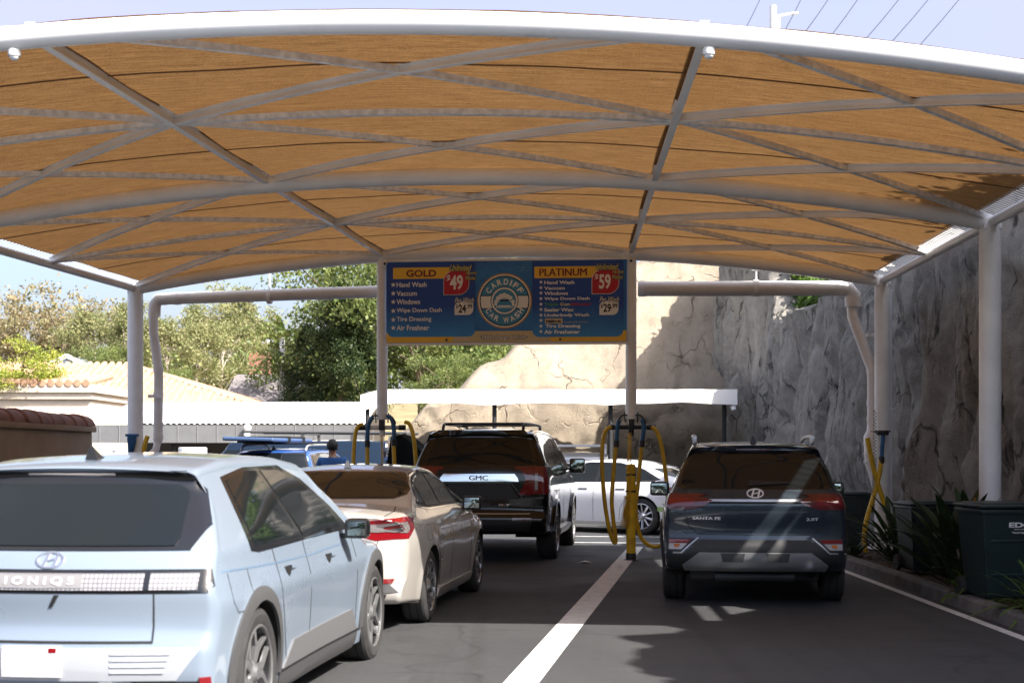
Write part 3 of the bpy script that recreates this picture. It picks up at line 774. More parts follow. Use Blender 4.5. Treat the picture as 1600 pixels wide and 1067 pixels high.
M['lamp_dark'] = pmat('smoked_red_lens', (.10, .006, .01), .08, coat=1)
M['lamp_clear'] = pmat('clear_lens', (.34, .33, .34), .12, coat=1)
M['lamp_amber'] = pmat('amber_lens', (.45, .12, .02), .12, coat=1)
M['gap'] = pmat('shut_line', (.006, .006, .006), .7)
M['alloy_grey'] = pmat('grey_alloy', (.26, .26, .265), .3, metal=.7)
M['sill_grey'] = pmat('sill_grey', (.13, .13, .135), .5, metal=.2)
M['badge_w'] = pmat('badge_chrome', (.75, .76, .78), .3, metal=.3)
M['gloss_black'] = pmat('gloss_black', (.008, .008, .009), .12, coat=.5)
M['clad'] = pmat('grey_cladding', (.055, .055, .057), .6, bump=.1, bscale=200)
M['clad_dark'] = pmat('dark_cladding', (.02, .02, .021), .6)
M['silver_trim'] = pmat('silver_trim', (.42, .43, .44), .35, metal=.6)
M['mirror_glass'] = pmat('mirror_glass', (.32, .36, .34), .02, metal=1)

class Car:
    def __init__(s, name, label, cat, loc, yaw, sil, plan, vert, W, wheels, paintm, warch=.40, spine=.62, zs=1, group=None, flare=.012, wellx=.56):
        s.root = thing(name, label, cat, loc, -yaw, group)
        s.sil, s.plan, s.vert, s.W, s.wheels, s.pm = sil, plan, vert, W, wheels, paintm
        s.warch, s.spine, s.flare = warch, spine, flare
        s.body(wellx)
    def w(s, y, z):
        v = s.W * lin_s(s.plan, y) * lin_s(s.vert, z)
        for wy, wz, wr in s.wheels:
            d = math.hypot(y - wy, z - wz); v += s.flare * math.exp(-((d - s.warch) / .07) ** 2)
        return v
    def body(s, wellx):
        P = s.sil; n = len(P); D = []
        for i in range(n):
            a, b = P[i], P[(i + 1) % n]; L = math.hypot(a[0] - b[0], a[1] - b[1]); k = max(2, int(L / .028))
            for t in range(k): D.append([lerp(a[q], b[q], t / k) for q in range(4)])
        N = len(D)
        zt = max(d[1] for d in D)
        for d in D:
            if d[1] > zt - .13: d[2] *= .6; d[3] *= .62
        for _ in range(3): D = [[(D[i - 1][q] + 2 * D[i][q] + D[(i + 1) % N][q]) / 4 for q in range(4)] for i in range(N)]
        nr = []
        for i in range(N):
            a, b = D[i - 1], D[(i + 1) % N]; t = Vector((b[0] - a[0], b[1] - a[1])); t.normalize(); nr.append(Vector((-t.y, t.x)))
        c = Vector((sum(d[0] for d in D) / N, sum(d[1] for d in D) / N))
        if sum(nr[i].dot(c - Vector((D[i][0], D[i][1]))) for i in range(N)) < 0: nr = [-v for v in nr]
        for _ in range(12): nr = [(nr[i - 1] + 2 * nr[i] + nr[(i + 1) % N]) / 4 for i in range(N)]
        nr = [v.normalized() for v in nr]
        y0 = min(d[0] for d in D); y1 = max(d[0] for d in D)
        NQ, NA, NS = 12, 7, 18; sstep = (y1 - y0 - 1.65) / round((y1 - y0 - 1.65) / .11); vs = []; K = NQ + NA + NS
        half = []
        for i in range(N):
            y, z, a, rc = D[i]; C = Vector((y, z)); row = []
            Ci = C + nr[i] * (a + rc); Wd = s.w(Ci.x, Ci.y)
            for k in range(NQ):
                q = k / NQ; x = q * (Wd - rc); p = C + nr[i] * (a * (q * (Wd - rc) / Wd) ** 2); row.append((x, p.x, p.y))
            for k in range(NA + 1):
                f = k / NA * math.pi / 2; x = Wd - rc + rc * math.sin(f); p = C + nr[i] * (a * ((Wd - rc) / Wd) ** 2 + (a - a * ((Wd - rc) / Wd) ** 2) * k / NA + rc * (1 - math.cos(f))); row.append((x, p.x, p.y))
            My = min(max(Ci.x, y0 + .75), y1 - .9); Mz = s.spine
            Mq = y0 + .75 + round((My - y0 - .75) / sstep) * sstep
            for k in range(1, NS + 1):
                if k == NS: My = Mq
                f = k / NS; py, pz = lerp(Ci.x, My, f), lerp(Ci.y, Mz, f); wv = s.w(py, pz)
                row.append((wv, py, pz))
            half.append(row)
        K = len(half[0]); fs = []
        for sgn in (1, -1):
            for i in range(N):
                for k in range(K): vs.append((sgn * half[i][k][0], half[i][k][1], half[i][k][2]))
        off = N * K
        for i in range(N):
            j = (i + 1) % N
            for k in range(K - 1):
                fs.append((i * K + k, j * K + k, j * K + k + 1, i * K + k + 1))
                fs.append((off + i * K + k, off + i * K + k + 1, off + j * K + k + 1, off + j * K + k))
        m = MB(); bv = m.vf(vs, fs)
        bmesh.ops.remove_doubles(m.bm, verts=m.bm.verts[:], dist=.0008)
        bmesh.ops.dissolve_degenerate(m.bm, dist=.0005, edges=m.bm.edges[:])
        bmesh.ops.recalc_face_normals(m.bm, faces=m.bm.faces[:])
        s.ymin = y0
        s.bvh = BVHTree.FromBMesh(m.bm)
        s.cut_wells(m, wellx)
        s.bodyo = m.build('body', [s.pm, M['gap']], s.root, ang=38, norm=False)
        me = s.bodyo.data; cn = [Vector(c_.vector) for c_ in me.corner_normals]; an = {}
        for v in me.vertices:
            y, z = v.co.y, v.co.z; w0 = s.w(y, z)
            if abs(abs(v.co.x) - w0) < 2e-5:
                e = .012; an[v.index] = Vector((math.copysign(1, v.co.x), -(s.w(y + e, z) - s.w(y - e, z)) / (2 * e), -(s.w(y, z + e) - s.w(y, z - e)) / (2 * e))).normalized()
        for l in me.loops:
            if l.vertex_index in an and an[l.vertex_index].dot(cn[l.index]) > .6: cn[l.index] = an[l.vertex_index]
        me.normals_split_custom_set(cn)
    def cut_wells(s, m, wellx):
        """open the wheel arches: drop the faces inside, draw the rim verts onto the circle, line the well"""
        bm = m.bm; inside = {}
        for v in bm.verts:
            if abs(v.co.x) < wellx: continue
            for k, (wy, wz, wr) in enumerate(s.wheels):
                d = math.hypot(v.co.y - wy, v.co.z - wz)
                if d < s.warch: inside[v] = (k, d); break
        kill = [f for f in bm.faces if all(v in inside for v in f.verts)]
        bmesh.ops.delete(bm, geom=kill, context='FACES')
        zlow = min(v.co.z for v in bm.verts) + .09
        for v, (k, d) in inside.items():
            if not v.is_valid or not v.link_faces: continue
            wy, wz, wr = s.wheels[k]
            if d > s.warch - (.13 if v.co.z > zlow else .05):
                f = s.warch / max(d, .01); v.co.y = wy + (v.co.y - wy) * f; v.co.z = wz + (v.co.z - wz) * f
                if v.co.z > zlow: v.co.x = math.copysign(s.w(v.co.y, v.co.z), v.co.x)
        for v in [v for v in bm.verts if not v.link_faces]: bm.verts.remove(v)
        for wy, wz, wr in s.wheels:
            for sg in (-1, 1):
                r = s.warch + .004; n = 40; A = []; B = []
                for q in range(n + 1):
                    a = R(-6 + 192 * q / n); y, z = wy + r * math.cos(a), wz + r * math.sin(a)
                    A.append(bm.verts.new((sg * (s.w(y, z) - .006), y, z))); B.append(bm.verts.new((sg * (wellx - .12), y, z)))
                for q in range(n):
                    f = bm.faces.new((A[q], A[q + 1], B[q + 1], B[q])); f.material_index = 1
                f = bm.faces.new(B); f.material_index = 1
    def hit(s, a, b, d):
        if d == 'R':
            for _ in range(14):
                p = s.bvh.ray_cast(Vector((a, -6, b)), Vector((0, 1, 0)))
                if p[0] is not None and p[0].y < s.ymin + 1.75 and p[1].y < -.14: break
                a *= .988
            o, v = Vector((a, -6, b)), Vector((0, 1, 0))
        elif d == 'F': o, v = Vector((a, 9, b)), Vector((0, -1, 0))
        elif d == 'T': o, v = Vector((a, b, 4)), Vector((0, 0, -1))
        elif d == 'S+': o, v = Vector((4, a, b)), Vector((-1, 0, 0))
        else: o, v = Vector((-4, a, b)), Vector((1, 0, 0))
        p, n, i, dist = s.bvh.ray_cast(o, v)
        if p is None:
            p, n, i, dist = s.bvh.find_nearest(o + v * 4.2)
        if n.dot(v) > 0: n = -n
        return p, n
    def patch(s, name, poly, d, mat, off=.004, parent=None, step=.06, bulge=0, label=None, smooth=True, grid=None):
        if 'surround' in name or 'window' in name: step = .02 if name.startswith('rear_window') else .03
        if 'tail_light' in name: step = .022
        t = bmesh.new()
        if grid:
            vs = [t.verts.new((a, b, 0)) for a, b in grid[0]]; poly = grid[0]
            for f in grid[1]: t.faces.new([vs[i] for i in f])
        else:
            vs = [t.verts.new((a, b, 0)) for a, b in poly]
            f = t.faces.new(vs); bmesh.ops.triangulate(t, faces=[f], ngon_method='EAR_CLIP')
        xs = [p[0] for p in poly]; ys = [p[1] for p in poly]
        for ax, lo, hi in ((0, min(xs), max(xs)), (1, min(ys), max(ys))):
            k = int((hi - lo) / step) + 1 if not grid else 1
            for i in range(1, k):
                c = lo + (hi - lo) * i / k; pc = Vector((c, 0, 0)) if ax == 0 else Vector((0, c, 0)); pn = Vector((1, 0, 0)) if ax == 0 else Vector((0, 1, 0))
                bmesh.ops.bisect_plane(t, geom=t.verts[:] + t.edges[:] + t.faces[:], plane_co=pc, plane_no=pn, dist=1e-6)
        bmesh.ops.remove_doubles(t, verts=t.verts[:], dist=.0015)
        nn = {}
        cx, cy = sum(xs) / len(xs), sum(ys) / len(ys); rx, ry = (max(xs) - min(xs)) / 2 + 1e-6, (max(ys) - min(ys)) / 2 + 1e-6
        for v in t.verts:
            a, b = v.co.x, v.co.y; p, n = s.hit(a, b, d)
            e = off + bulge * max(0, 1 - max(abs((a - cx) / rx), abs((b - cy) / ry)) ** 2)
            v.co = p + n * e; nn[v] = n
        t.normal_update()
        dirs = {'R': Vector((0, -1, 0)), 'F': Vector((0, 1, 0)), 'T': Vector((0, 0, 1)), 'S+': Vector((1, 0, 0)), 'S-': Vector((-1, 0, 0))}[d]
        if sum(f.normal.dot(dirs) * f.calc_area() for f in t.faces) < 0: bmesh.ops.reverse_faces(t, faces=t.faces[:])
        be = [e for e in t.edges if e.is_boundary]
        r = bmesh.ops.extrude_edge_only(t, edges=be)
        newv = [g for g in r['geom'] if isinstance(g, bmesh.types.BMVert)]
        for v in newv:
            for e in v.link_edges:
                o = e.other_vert(v)
                if o in nn: v.co = v.co - nn[o] * (off + bulge + .006); break
        for f in t.faces: f.smooth = True
        me = bpy.data.meshes.new(name); t.to_mesh(me); t.free(); me.materials.append(mat); me.set_sharp_from_angle(angle=R(50))
        o = link_mesh(name, me, parent or s.root)
        if label: o['label'] = label
        return o
    def line(s, name, pts, d, mat=None, w=.008, off=.002, parent=None, step=.12):
        L = []; Q = []; n = len(pts)
        for i, p in enumerate(pts):
            a, b = Vector(pts[max(0, i - 1)]), Vector(pts[min(n - 1, i + 1)]); t = (b - a).normalized(); nn = Vector((-t.y, t.x))
            L.append((p[0] + nn.x * w / 2, p[1] + nn.y * w / 2)); Q.append((p[0] - nn.x * w / 2, p[1] - nn.y * w / 2))
        return s.patch(name, L + Q[::-1], d, mat or M['gap'], off, parent, step)
    def both(s, fn):
        for d in ('S+', 'S-'): fn(d)
    def wheel_set(s, track, width, rim_r, style, rimm=None, clearance=0):
        first = {}
        for wy, wz, wr in s.wheels:
            for sg in (1, -1):
                M0 = Matrix.Rotation(sg * math.pi / 2, 4, 'Y')
                m = MB(); h = width / 2
                prof = [(rim_r, -h * .9), (rim_r + .02, -h * .98), (wr - .045, -h), (wr - .012, -h * .86), (wr, -h * .7), (wr, -h * .33), (wr - .008, -h * .31), (wr - .008, -h * .27), (wr, -h * .25), (wr, h * .25), (wr - .008, h * .27), (wr - .008, h * .31), (wr, h * .33), (wr, h * .7), (wr - .012, h * .86), (wr - .045, h), (rim_r + .02, h * .98), (rim_r, h * .9)]
                m.lathe(prof, 48, M0)
                o = m.build('wheel', M['rubber'], s.root, ang=30); o.location = (sg * track / 2, wy, wz)
                if sg > 0: o['label'] = 'tyre'
                del_label = o.pop('label', None)
                m = MB(); hh = h; m.mi = 1
                m.lathe([(rim_r + .004, -hh * .85), (rim_r + .006, hh * .86), (rim_r - .012, hh * .80), (rim_r - .03, hh * .4), (rim_r - .035, -hh * .3), (rim_r * .3, -hh * .3)], 40, M0)
                m.mi = 0
                m.lathe([(rim_r + .006, hh * .86), (rim_r + .006, hh * .93), (rim_r - .006, hh * .97), (rim_r - .014, hh * .90), (rim_r - .012, hh * .80)], 40, M0)
                if 0: m.lathe([(rim_r + .004, -hh * .85), (rim_r + .006, hh * .93), (rim_r - .006, hh * .97), (rim_r - .018, hh * .88), (rim_r - .03, hh * .4), (rim_r - .035, -hh * .3), (rim_r * .3, -hh * .3)], 40, M0)
                def spoke(a0, r0, a1, r1, w0, w1, z0, z1, th=.02):
                    p = []
                    for a, r, w, z in ((a0, r0, w0, z0), (a1, r1, w1, z1)):
                        c = Vector((r * math.cos(a), r * math.sin(a), z)); t = Vector((-math.sin(a), math.cos(a), 0))
                        p.append((c - t * w, c + t * w))
                    vs = []
                    for (l, r_) in p: vs += [l, r_]
                    top = [M0 @ v for v in vs]; bot = [M0 @ (v * 1 - Vector((0, 0, th))) for v in vs]
                    cen = [M0 @ Vector(((vs[0].x + vs[1].x) / 2, (vs[0].y + vs[1].y) / 2, vs[0].z + .006)), M0 @ Vector(((vs[2].x + vs[3].x) / 2, (vs[2].y + vs[3].y) / 2, vs[2].z + .006))]
                    m.vf(top + bot + cen, [(0, 8, 9, 2), (8, 1, 3, 9), (0, 2, 6, 4), (1, 5, 7, 3), (4, 6, 7, 5)])
                zf = hh * .86
                if style == 'vee':
                    for k in range(5):
                        a = k * 2 * math.pi / 5 + .3
                        for e in (-1, 1):
                            spoke(a + e * .10, .05, a + e * .16, rim_r * .56, .024, .022, zf - .02, zf - .012)
                            spoke(a + e * .16, rim_r * .56, a + e * .47, rim_r * .97, .022, .016, zf - .012, zf - .004)
                        spoke(a + .62, rim_r * .5, a + .62, rim_r * .97, .03, .02, zf - .05, zf - .035)
                elif style == 'multi':
                    for k in range(10):
                        a = k * 2 * math.pi / 10; spoke(a, .05, a + .06, rim_r * .97, .016, .017 + .008 * (k % 2), zf - .03, zf - .004)
                else:
                    for k in range(6):
                        a = k * 2 * math.pi / 6
                        for e in (-1, 1): spoke(a, .06, a + e * .2, rim_r * .97, .03, .024, zf - .03, zf - .008)
                m.lathe([(0, zf + .008), (.035, zf + .006), (.05, zf - .01), (.075, zf - .03), (.08, zf - .06)], 20, M0)
                r = m.build('rim', [rimm or M['alloy'], M['alloy_dark']], o, ang=30)
                mb = MB().lathe([(rim_r - .04, -h * .28), (rim_r * .3, -h * .25), (0, -h * .25)], 28, M0)
                mb.build('brake_disc', M['alloy_dark'], o)
    def mirror(s, y, z, size=(.2, .12, .15), x=None, mat=None, side=(1, -1)):
        for sg in side:
            xb = s.w(y, z) * sg
            cx = xb + sg * (.05 + size[0] / 2)
            m = MB().box((cx, y - .02, z), size, bevel=.045, seg=4)
            mo = m.build('mirror', mat or s.pm, s.root, ang=60)
            MB().bar([(xb - sg * .03, y + .02, z - .06), (cx - sg * .02, y, z - .045)], .05, .035).build('mirror_arm', M['black'], mo)
            g = MB().box((cx + sg * .005, y - .02 - size[1] / 2 - .001, z), (size[0] - .045, .006, size[2] - .045), bevel=.002); g.build('mirror_glass', M['mirror_glass'], mo)
            MB().box((cx + sg * .0, y - .015 - size[1] / 2 + .002, z), (size[0] - .02, .01, size[2] - .02), bevel=.004).build('mirror_bezel', M['black'], mo)
    def fin(s, y, mat=None):
        p, n = s.hit(0, y, 'T')
        m = MB(); m.vf([(-.035, -.08, 0), (.035, -.08, 0), (.03, .1, 0), (-.03, .1, 0), (-.008, -.075, .075), (.008, -.075, .075), (.0, .07, .02)], [(0, 1, 5, 4), (1, 2, 6, 5), (3, 0, 4, 6), (2, 3, 6), (4, 5, 6), (0, 3, 2, 1)])
        o = m.build('antenna_fin', mat or M['black'], s.root); o.location = p - Vector((0, 0, .004))
    def letters(s, name, txt, x0, x1, z0, z1, mat, d='R', depth=.004, off=.004, bold=0.0, shear=0):
        o = text_obj(name, txt, mat, x0, x1, z0, z1, bold=bold, shear=shear, ext=.0)
        me = o.data; o.parent = s.root
        for v in me.vertices:
            a, b, e = v.co.x, v.co.z, -v.co.y; p, n = s.hit(a, b, d); v.co = p + n * (off + e)
        return o
def lin_s(tab, x):
    """smooth monotone-ish interpolation through a table"""
    n = len(tab)
    if x <= tab[0][0]: return tab[0][1]
    if x >= tab[-1][0]: return tab[-1][1]
    for i in range(n - 1):
        if x <= tab[i + 1][0]:
            x0, y0 = tab[i]; x1, y1 = tab[i + 1]; h = x1 - x0; t = (x - x0) / h
            m0 = (y1 - tab[i - 1][1]) / (x1 - tab[i - 1][0]) if i else (y1 - y0) / h
            m1 = (tab[i + 2][1] - y0) / (tab[i + 2][0] - x0) if i + 2 < n else (y1 - y0) / h
            t2, t3 = t * t, t * t * t
            return (2 * t3 - 3 * t2 + 1) * y0 + (t3 - 2 * t2 + t) * h * m0 + (-2 * t3 + 3 * t2) * y1 + (t3 - t2) * h * m1
def text_obj(name, txt, mat, x0, x1, z0, z1, bold=0, shear=0, ext=0, parent=None, y=0, keep=False, sub=0):
    """lettering as a mesh in the xz plane, fitted to the given rectangle"""
    heavy = 0
    if 'M' in txt and bold: heavy = bold * 1.3; bold = 0
    cu = bpy.data.curves.new(name, 'FONT'); cu.body = txt; cu.offset = bold; cu.shear = shear; cu.extrude = 0; cu.resolution_u = 4
    t = bpy.data.objects.new(name, cu); COL.objects.link(t)
    dg = bpy.context.evaluated_depsgraph_get(); dg.update()
    me = bpy.data.meshes.new_from_object(t.evaluated_get(dg)); bpy.data.objects.remove(t); bpy.data.curves.remove(cu)
    if heavy:
        b = bmesh.new(); hh = max(v.co.y for v in me.vertices)
        for k in (-1, 0, 1):
            n0 = len(b.verts); b.from_mesh(me); b.verts.ensure_lookup_table()
            for v in b.verts[n0:]: v.co.x += k * heavy * hh; v.co.z = (k + 1) * .0002
        b.to_mesh(me); b.free()
    xs = [v.co.x for v in me.vertices]; ys = [v.co.y for v in me.vertices]
    ax, bx_, ay, by_ = min(xs), max(xs), min(ys), max(ys)
    for v in me.vertices:
        v.co = Vector((lerp(x0, x1, (v.co.x - ax) / (bx_ - ax)), y - v.co.z, lerp(z0, z1, (v.co.y - ay) / (by_ - ay))))
    me.materials.clear(); me.materials.append(mat)
    return link_mesh(name, me, parent)
def arc(cx, cz, rx, rz, a0, a1, n=10): return [(cx + rx * math.cos(R(lerp(a0, a1, i / n))), cz + rz * math.sin(R(lerp(a0, a1, i / n)))) for i in range(n + 1)]
def archband(c, k, d, r0, r1, mat, off, a0=0, a1=180, n=30):
    wy, wz, wr = c.wheels[k]; V = []; F = []
    for i in range(n + 1):
        a = R(lerp(a0, a1, i / n))
        for q in range(4): r = lerp(r0, r1, q / 3); V.append((wy + r * math.cos(a), wz + r * math.sin(a)))
    for i in range(n):
        for q in range(3): F.append((i * 4 + q, i * 4 + q + 1, i * 4 + q + 5, i * 4 + q + 4))
    return c.patch('arch_trim', None, d, mat, off, grid=(V, F))

# ---------------------------------------------------------------- 1. pale blue electric hatchback, left foreground
sil = [(-.60, .24, .02, .05), (-.74, .32, .10, .08), (-.79, .44, .12, .09), (-.785, .62, .12, .08), (-.74, .68, .12, .08), (-.745, .82, .12, .06), (-.76, .90, .12, .05), (-.70, 1.00, .12, .05), (-.665, 1.07, .12, .05),
       (-.50, 1.24, .10, .07), (-.30, 1.44, .10, .07), (-.30, 1.475, .09, .05), (-.36, 1.495, .09, .05), (-.2, 1.525, .06, .07), (.3, 1.565, .05, .09), (.9, 1.58, .05, .1), (1.4, 1.57, .05, .1), (1.85, 1.53, .05, .09), (2.3, 1.34, .10, .09), (2.85, 1.05, .16, .08), (3.2, .98, .10, .08), (3.6, .90, .16, .09), (3.80, .78, .2, .1), (3.845, .6, .2, .1), (3.83, .36, .2, .1), (3.7, .22, .1, .06), (2.6, .17, .0, .04), (1.5, .17, 0, .04), (.4, .17, 0, .04)]
plan = [(-.8, .93), (-.4, .985), (.2, 1.0), (1.5, .985), (2.6, 1.0), (3.2, .985), (3.85, .90)]
vert = [(.15, .93), (.30, .965), (.5, .985), (.72, 1.0), (.80, 1.0), (.86, .985), (1.0, .945), (1.07, .925), (1.3, .80), (1.5, .685), (1.62, .62)]
IB = paint('pale_blue_paint', (.195, .24, .30), .2, .3)
c = Car('hatchback', 'pale blue electric hatchback with pixel light bar, nearest car at left', 'car', (-2.32, 7.92, -.02), R(6.6), sil, plan, vert, .945, [(0, .367, .367), (3.0, .367, .367)], IB, .405)
c.wheel_set(1.64, .25, .262, 'vee', M['alloy_grey'])
X = .80
c.patch('rear_window_surround', [(-.74, 1.075), (.74, 1.075), (.80, 1.2), (.70, 1.40), (.62, 1.475), (-.62, 1.475), (-.70, 1.40), (-.80, 1.2)], 'R', M['gloss_black'], .006)
rw = c.patch('rear_window', [(-.66, 1.095), (.66, 1.095), (.675, 1.13), (.645, 1.36), (.59, 1.405), (-.59, 1.405), (-.645, 1.36), (-.675, 1.13)], 'R', M['glass'], .011)
c.patch('brake_light_strip', [(-.24, 1.453), (.24, 1.453), (.24, 1.468), (-.24, 1.468)], 'R', pmat('strip_lens', (.45, .42, .42), .15), .01)
c.patch('light_bar_surround', [(-.86, .868), (.86, .868), (.885, .90), (.86, .985), (-.86, .985), (-.885, .90)], 'R', M['gloss_black'], .003)
def m_pixel():
    n = NT('pixel_lens'); ck = n.n('TexBrick'); ck.offset = 0; ck.inputs['Scale'].default_value = 1
    ck.inputs['Color1'].default_value = (.40, .39, .40, 1); ck.inputs['Color2'].default_value = (.32, .31, .33, 1); ck.inputs['Mortar'].default_value = (.15, .145, .15, 1)
    ck.inputs['Mortar Size'].default_value = .0045; ck.inputs['Brick Width'].default_value = .023; ck.inputs['Row Height'].default_value = .023
    mp = n.n('Mapping'); mp.inputs['Rotation'].default_value = (R(90), 0, 0); n.l(n.tc.outputs['Object'], mp.inputs[0]); n.l(mp.outputs[0], ck.inputs['Vector'])
    n.col(ck.outputs[0]); n.b.inputs['Roughness'].default_value = .1; n.b.inputs['Coat Weight'].default_value = 1; return n.m
M['pixel'] = m_pixel()
c.patch('light_bar', [(-.545, .885), (.545, .885), (.545, .965), (-.545, .965)], 'R', M['pixel'], .008)
for e in (-1, 1):
    c.patch('tail_light', [(e * .575, .885), (e * .81, .885), (e * .81, .965), (e * .575, .965)][::e], 'R', M['pixel'], .008)
M['dot'] = pmat('badge_dots', (.80, .80, .82), .25)
c.patch('lettering_panel', [(-.20, .893), (.24, .893), (.24, .957), (-.20, .957)], 'R', pmat('lettering_panel', (.20, .195, .20), .2), .011)
c.letters('lettering', 'I O N I Q 5', -.16, .20, .905, .945, M['dot'], off=.015, bold=.012)
# oval badge, slanted H
def hbadge(c, x, z, s, mat, d='R', off=.006):
    el = arc(0, 0, s, s * .58, 0, 330, 22); 
    bars = [[(-.42, -.38), (-.25, -.38), (-.02, .38), (-.19, .38)], [(.19, -.38), (.02 + .34, -.38), (.42 + .10, .38), (.25 + .10, .38)], [(-.22, -.10), (.30, .02), (.33, .12), (-.18, 0)]]
    A, B = arc(x, z, s, s * .56, 0, 360, 32)[:-1], arc(x, z, s * .84, s * .43, 0, 360, 32)[:-1]
    p = c.patch('badge', None, d, mat, off, grid=(A + B, [(i, (i + 1) % 32, 32 + (i + 1) % 32, 32 + i) for i in range(32)]))
    for b in bars: c.patch('badge_bar', [(x + q[0] * s * 1.25, z + q[1] * s * 1.1) for q in b], d, mat, off, parent=p, step=.03)
hbadge(c, .05, 1.03, .075, M['chrome'])
c.line('tailgate_gap', [(-.66, .645), (-.66, .866)], 'R'); c.line('tailgate_gap', [(.60, .62), (.60, .866)], 'R'); c.line('tailgate_gap', [(-.62, .625), (.60, .625)], 'R', w=.014)
c.patch('rear_wiper', [(.10, .86), (.125, .86), (.09, .80), (.07, .80)], 'R', M['black'], .006)
c.patch('bumper_panel', [(-.82, .60), (.84, .60), (.72, .435), (-.72, .435)], 'R', pmat('silver_bumper', (.42, .44, .48), .35, metal=.3), .005)
for k in range(4):
    c.patch('bumper_rib', [(.40, .575 - k * .03), (.70 - k * .01, .575 - k * .03), (.69 - k * .01, .565 - k * .03), (.40, .565 - k * .03)], 'R', pmat('bumper_rib', (.5, .52, .56), .4), .011)
c.patch('bumper_slot', [(.50, .43), (.83, .43), (.83, .40), (.54, .40)], 'R', M['black'], .006); c.patch('bumper_slot', [(-.83, .43), (-.50, .43), (-.54, .40), (-.83, .40)], 'R', M['black'], .006)
c.patch('lower_bumper', [(-.84, .395), (.84, .395), (.78, .28), (-.78, .28)], 'R', M['clad'], .006)
c.patch('chrome_vee', [(.34, .43), (.40, .43), (.62, .30), (.55, .30)], 'R', M['silver_trim'], .012); c.patch('chrome_vee', [(-.40, .43), (-.34, .43), (-.55, .30), (-.62, .30)], 'R', M['silver_trim'], .012)
c.patch('lower_grille', [(-.45, .36), (.45, .36), (.42, .32), (-.42, .32)], 'R', M['black'], .01)
for e in (-1, 1): c.patch('reflector', [(e * .83, .45), (e * .875, .45), (e * .875, .405), (e * .83, .405)][::e], 'R', M['lamp_red'], .012)
p = c.patch('licence_plate', [(-.155, .455), (.155, .455), (.155, .605), (-.155, .605)], 'R', pmat('plate_white', (.55, .55, .57), .4), .014)
c.patch('plate_sticker', [(.09, .575), (.13, .575), (.13, .595), (.09, .595)], 'R', M['lamp_red'], .016, parent=p)
for d in ('S+', 'S-'):
    c.patch('window_surround', [(.02, 1.035), (.16, 1.02), (2.26, 1.035), (2.34, 1.05), (2.12, 1.21), (1.75, 1.40), (1.36, 1.495), (.6, 1.49), (.10, 1.44)], d, M['gloss_black'], .003)
    c.patch('rear_side_window', [(.11, 1.055), (1.08, 1.055), (.82, 1.465), (.56, 1.465), (.16, 1.42)], d, M['glass'], .007)
    c.patch('front_side_window', [(1.16, 1.055), (2.16, 1.06), (1.98, 1.22), (1.68, 1.375), (1.33, 1.465), (.93, 1.465)], d, M['glass'], .007)
    c.line('door_gap', [(.42, 1.03), (.44, .78), (.60, .40), (.66, .28)], d); c.line('door_gap', [(1.13, 1.04), (1.16, .28)], d); c.line('door_gap', [(2.36, 1.06), (2.40, .70), (2.42, .28)], d)
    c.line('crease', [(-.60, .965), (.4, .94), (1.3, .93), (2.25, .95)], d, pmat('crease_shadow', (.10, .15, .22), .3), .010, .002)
    c.patch('door_handle', [(.58, .905), (.72, .905), (.70, .87), (.64, .845), (.60, .87)], d, M['black'], .004); c.patch('door_handle', [(1.60, .905), (1.74, .905), (1.72, .87), (1.66, .845), (1.62, .87)], d, M['black'], .004)
    c.patch('door_handle_flap', [(.70, .905), (.82, .905), (.82, .885), (.72, .88)], d, IB, .012); c.patch('door_handle_flap', [(1.72, .905), (1.84, .905), (1.84, .885), (1.74, .88)], d, IB, .012)
    c.patch('sill_trim', [(.50, .175), (2.5, .175), (2.5, .30), (.47, .30)], d, M['clad'], .008); c.patch('sill_trim', [(.55, .31), (2.46, .31), (2.28, .47), (.75, .455)], d, M['sill_grey'], .010)
    c.line('sill_gap', [(.5, .305), (2.5, .305)], d, w=.012, off=.012)
    for k in (0, 1): archband(c, k, d, .40, .475, M['clad'], .013, -8, 188)
    c.line('charge_flap', [(-.42, .95), (-.42, .80), (-.36, .74), (-.18, .74), (-.12, .80), (-.12, .95)], d, M['gap'], .005)
c.mirror(2.12, 1.05, (.17, .12, .14), mat=M['gloss_black'])
c.fin(.02)

# ---------------------------------------------------------------- 2. beige sedan
sil = [(-.95, .24, .02, .05), (-1.05, .30, .18, .08), (-1.10, .46, .22, .1), (-1.085, .70, .22, .1), (-1.06, .84, .2, .08), (-1.05, .97, .18, .06), (-1.07, 1.045, .16, .04), (-.98, 1.065, .10, .06), (-.62, 1.09, .06, .08), (-.40, 1.125, .08, .09), (.05, 1.29, .09, .11), (.38, 1.395, .08, .11), (.75, 1.435, .06, .1), (1.2, 1.445, .06, .1), (1.6, 1.415, .07, .1), (2.0, 1.29, .12, .1), (2.65, 1.02, .18, .08), (3.1, .95, .12, .1), (3.5, .85, .2, .12), (3.75, .70, .25, .12), (3.785, .5, .25, .1), (3.76, .3, .2, .08), (3.6, .2, .1, .05), (2.4, .17, 0, .04), (1.4, .17, 0, .04), (.4, .17, 0, .04)]
plan = [(-1.1, .90), (-.6, .965), (0, 1.0), (1.4, .99), (2.6, 1.0), (3.2, .97), (3.8, .86)]
vert = [(.15, .92), (.28, .955), (.5, .985), (.72, 1.0), (.85, .985), (.93, .955), (1.0, .885), (1.06, .83), (1.2, .745), (1.35, .645), (1.46, .57)]
BE = paint('beige_metallic', (.48, .45, .415), .4, .3)
c = Car('sedan', 'beige sedan with white sunlit rear bumper between the hatchback and black SUV', 'car', (-1.64, 13.22, 0), R(7.6), sil, plan, vert, .92, [(0, .335, .335), (2.825, .335, .335)], BE, .375)
c.wheel_set(1.58, .235, .235, 'multi')
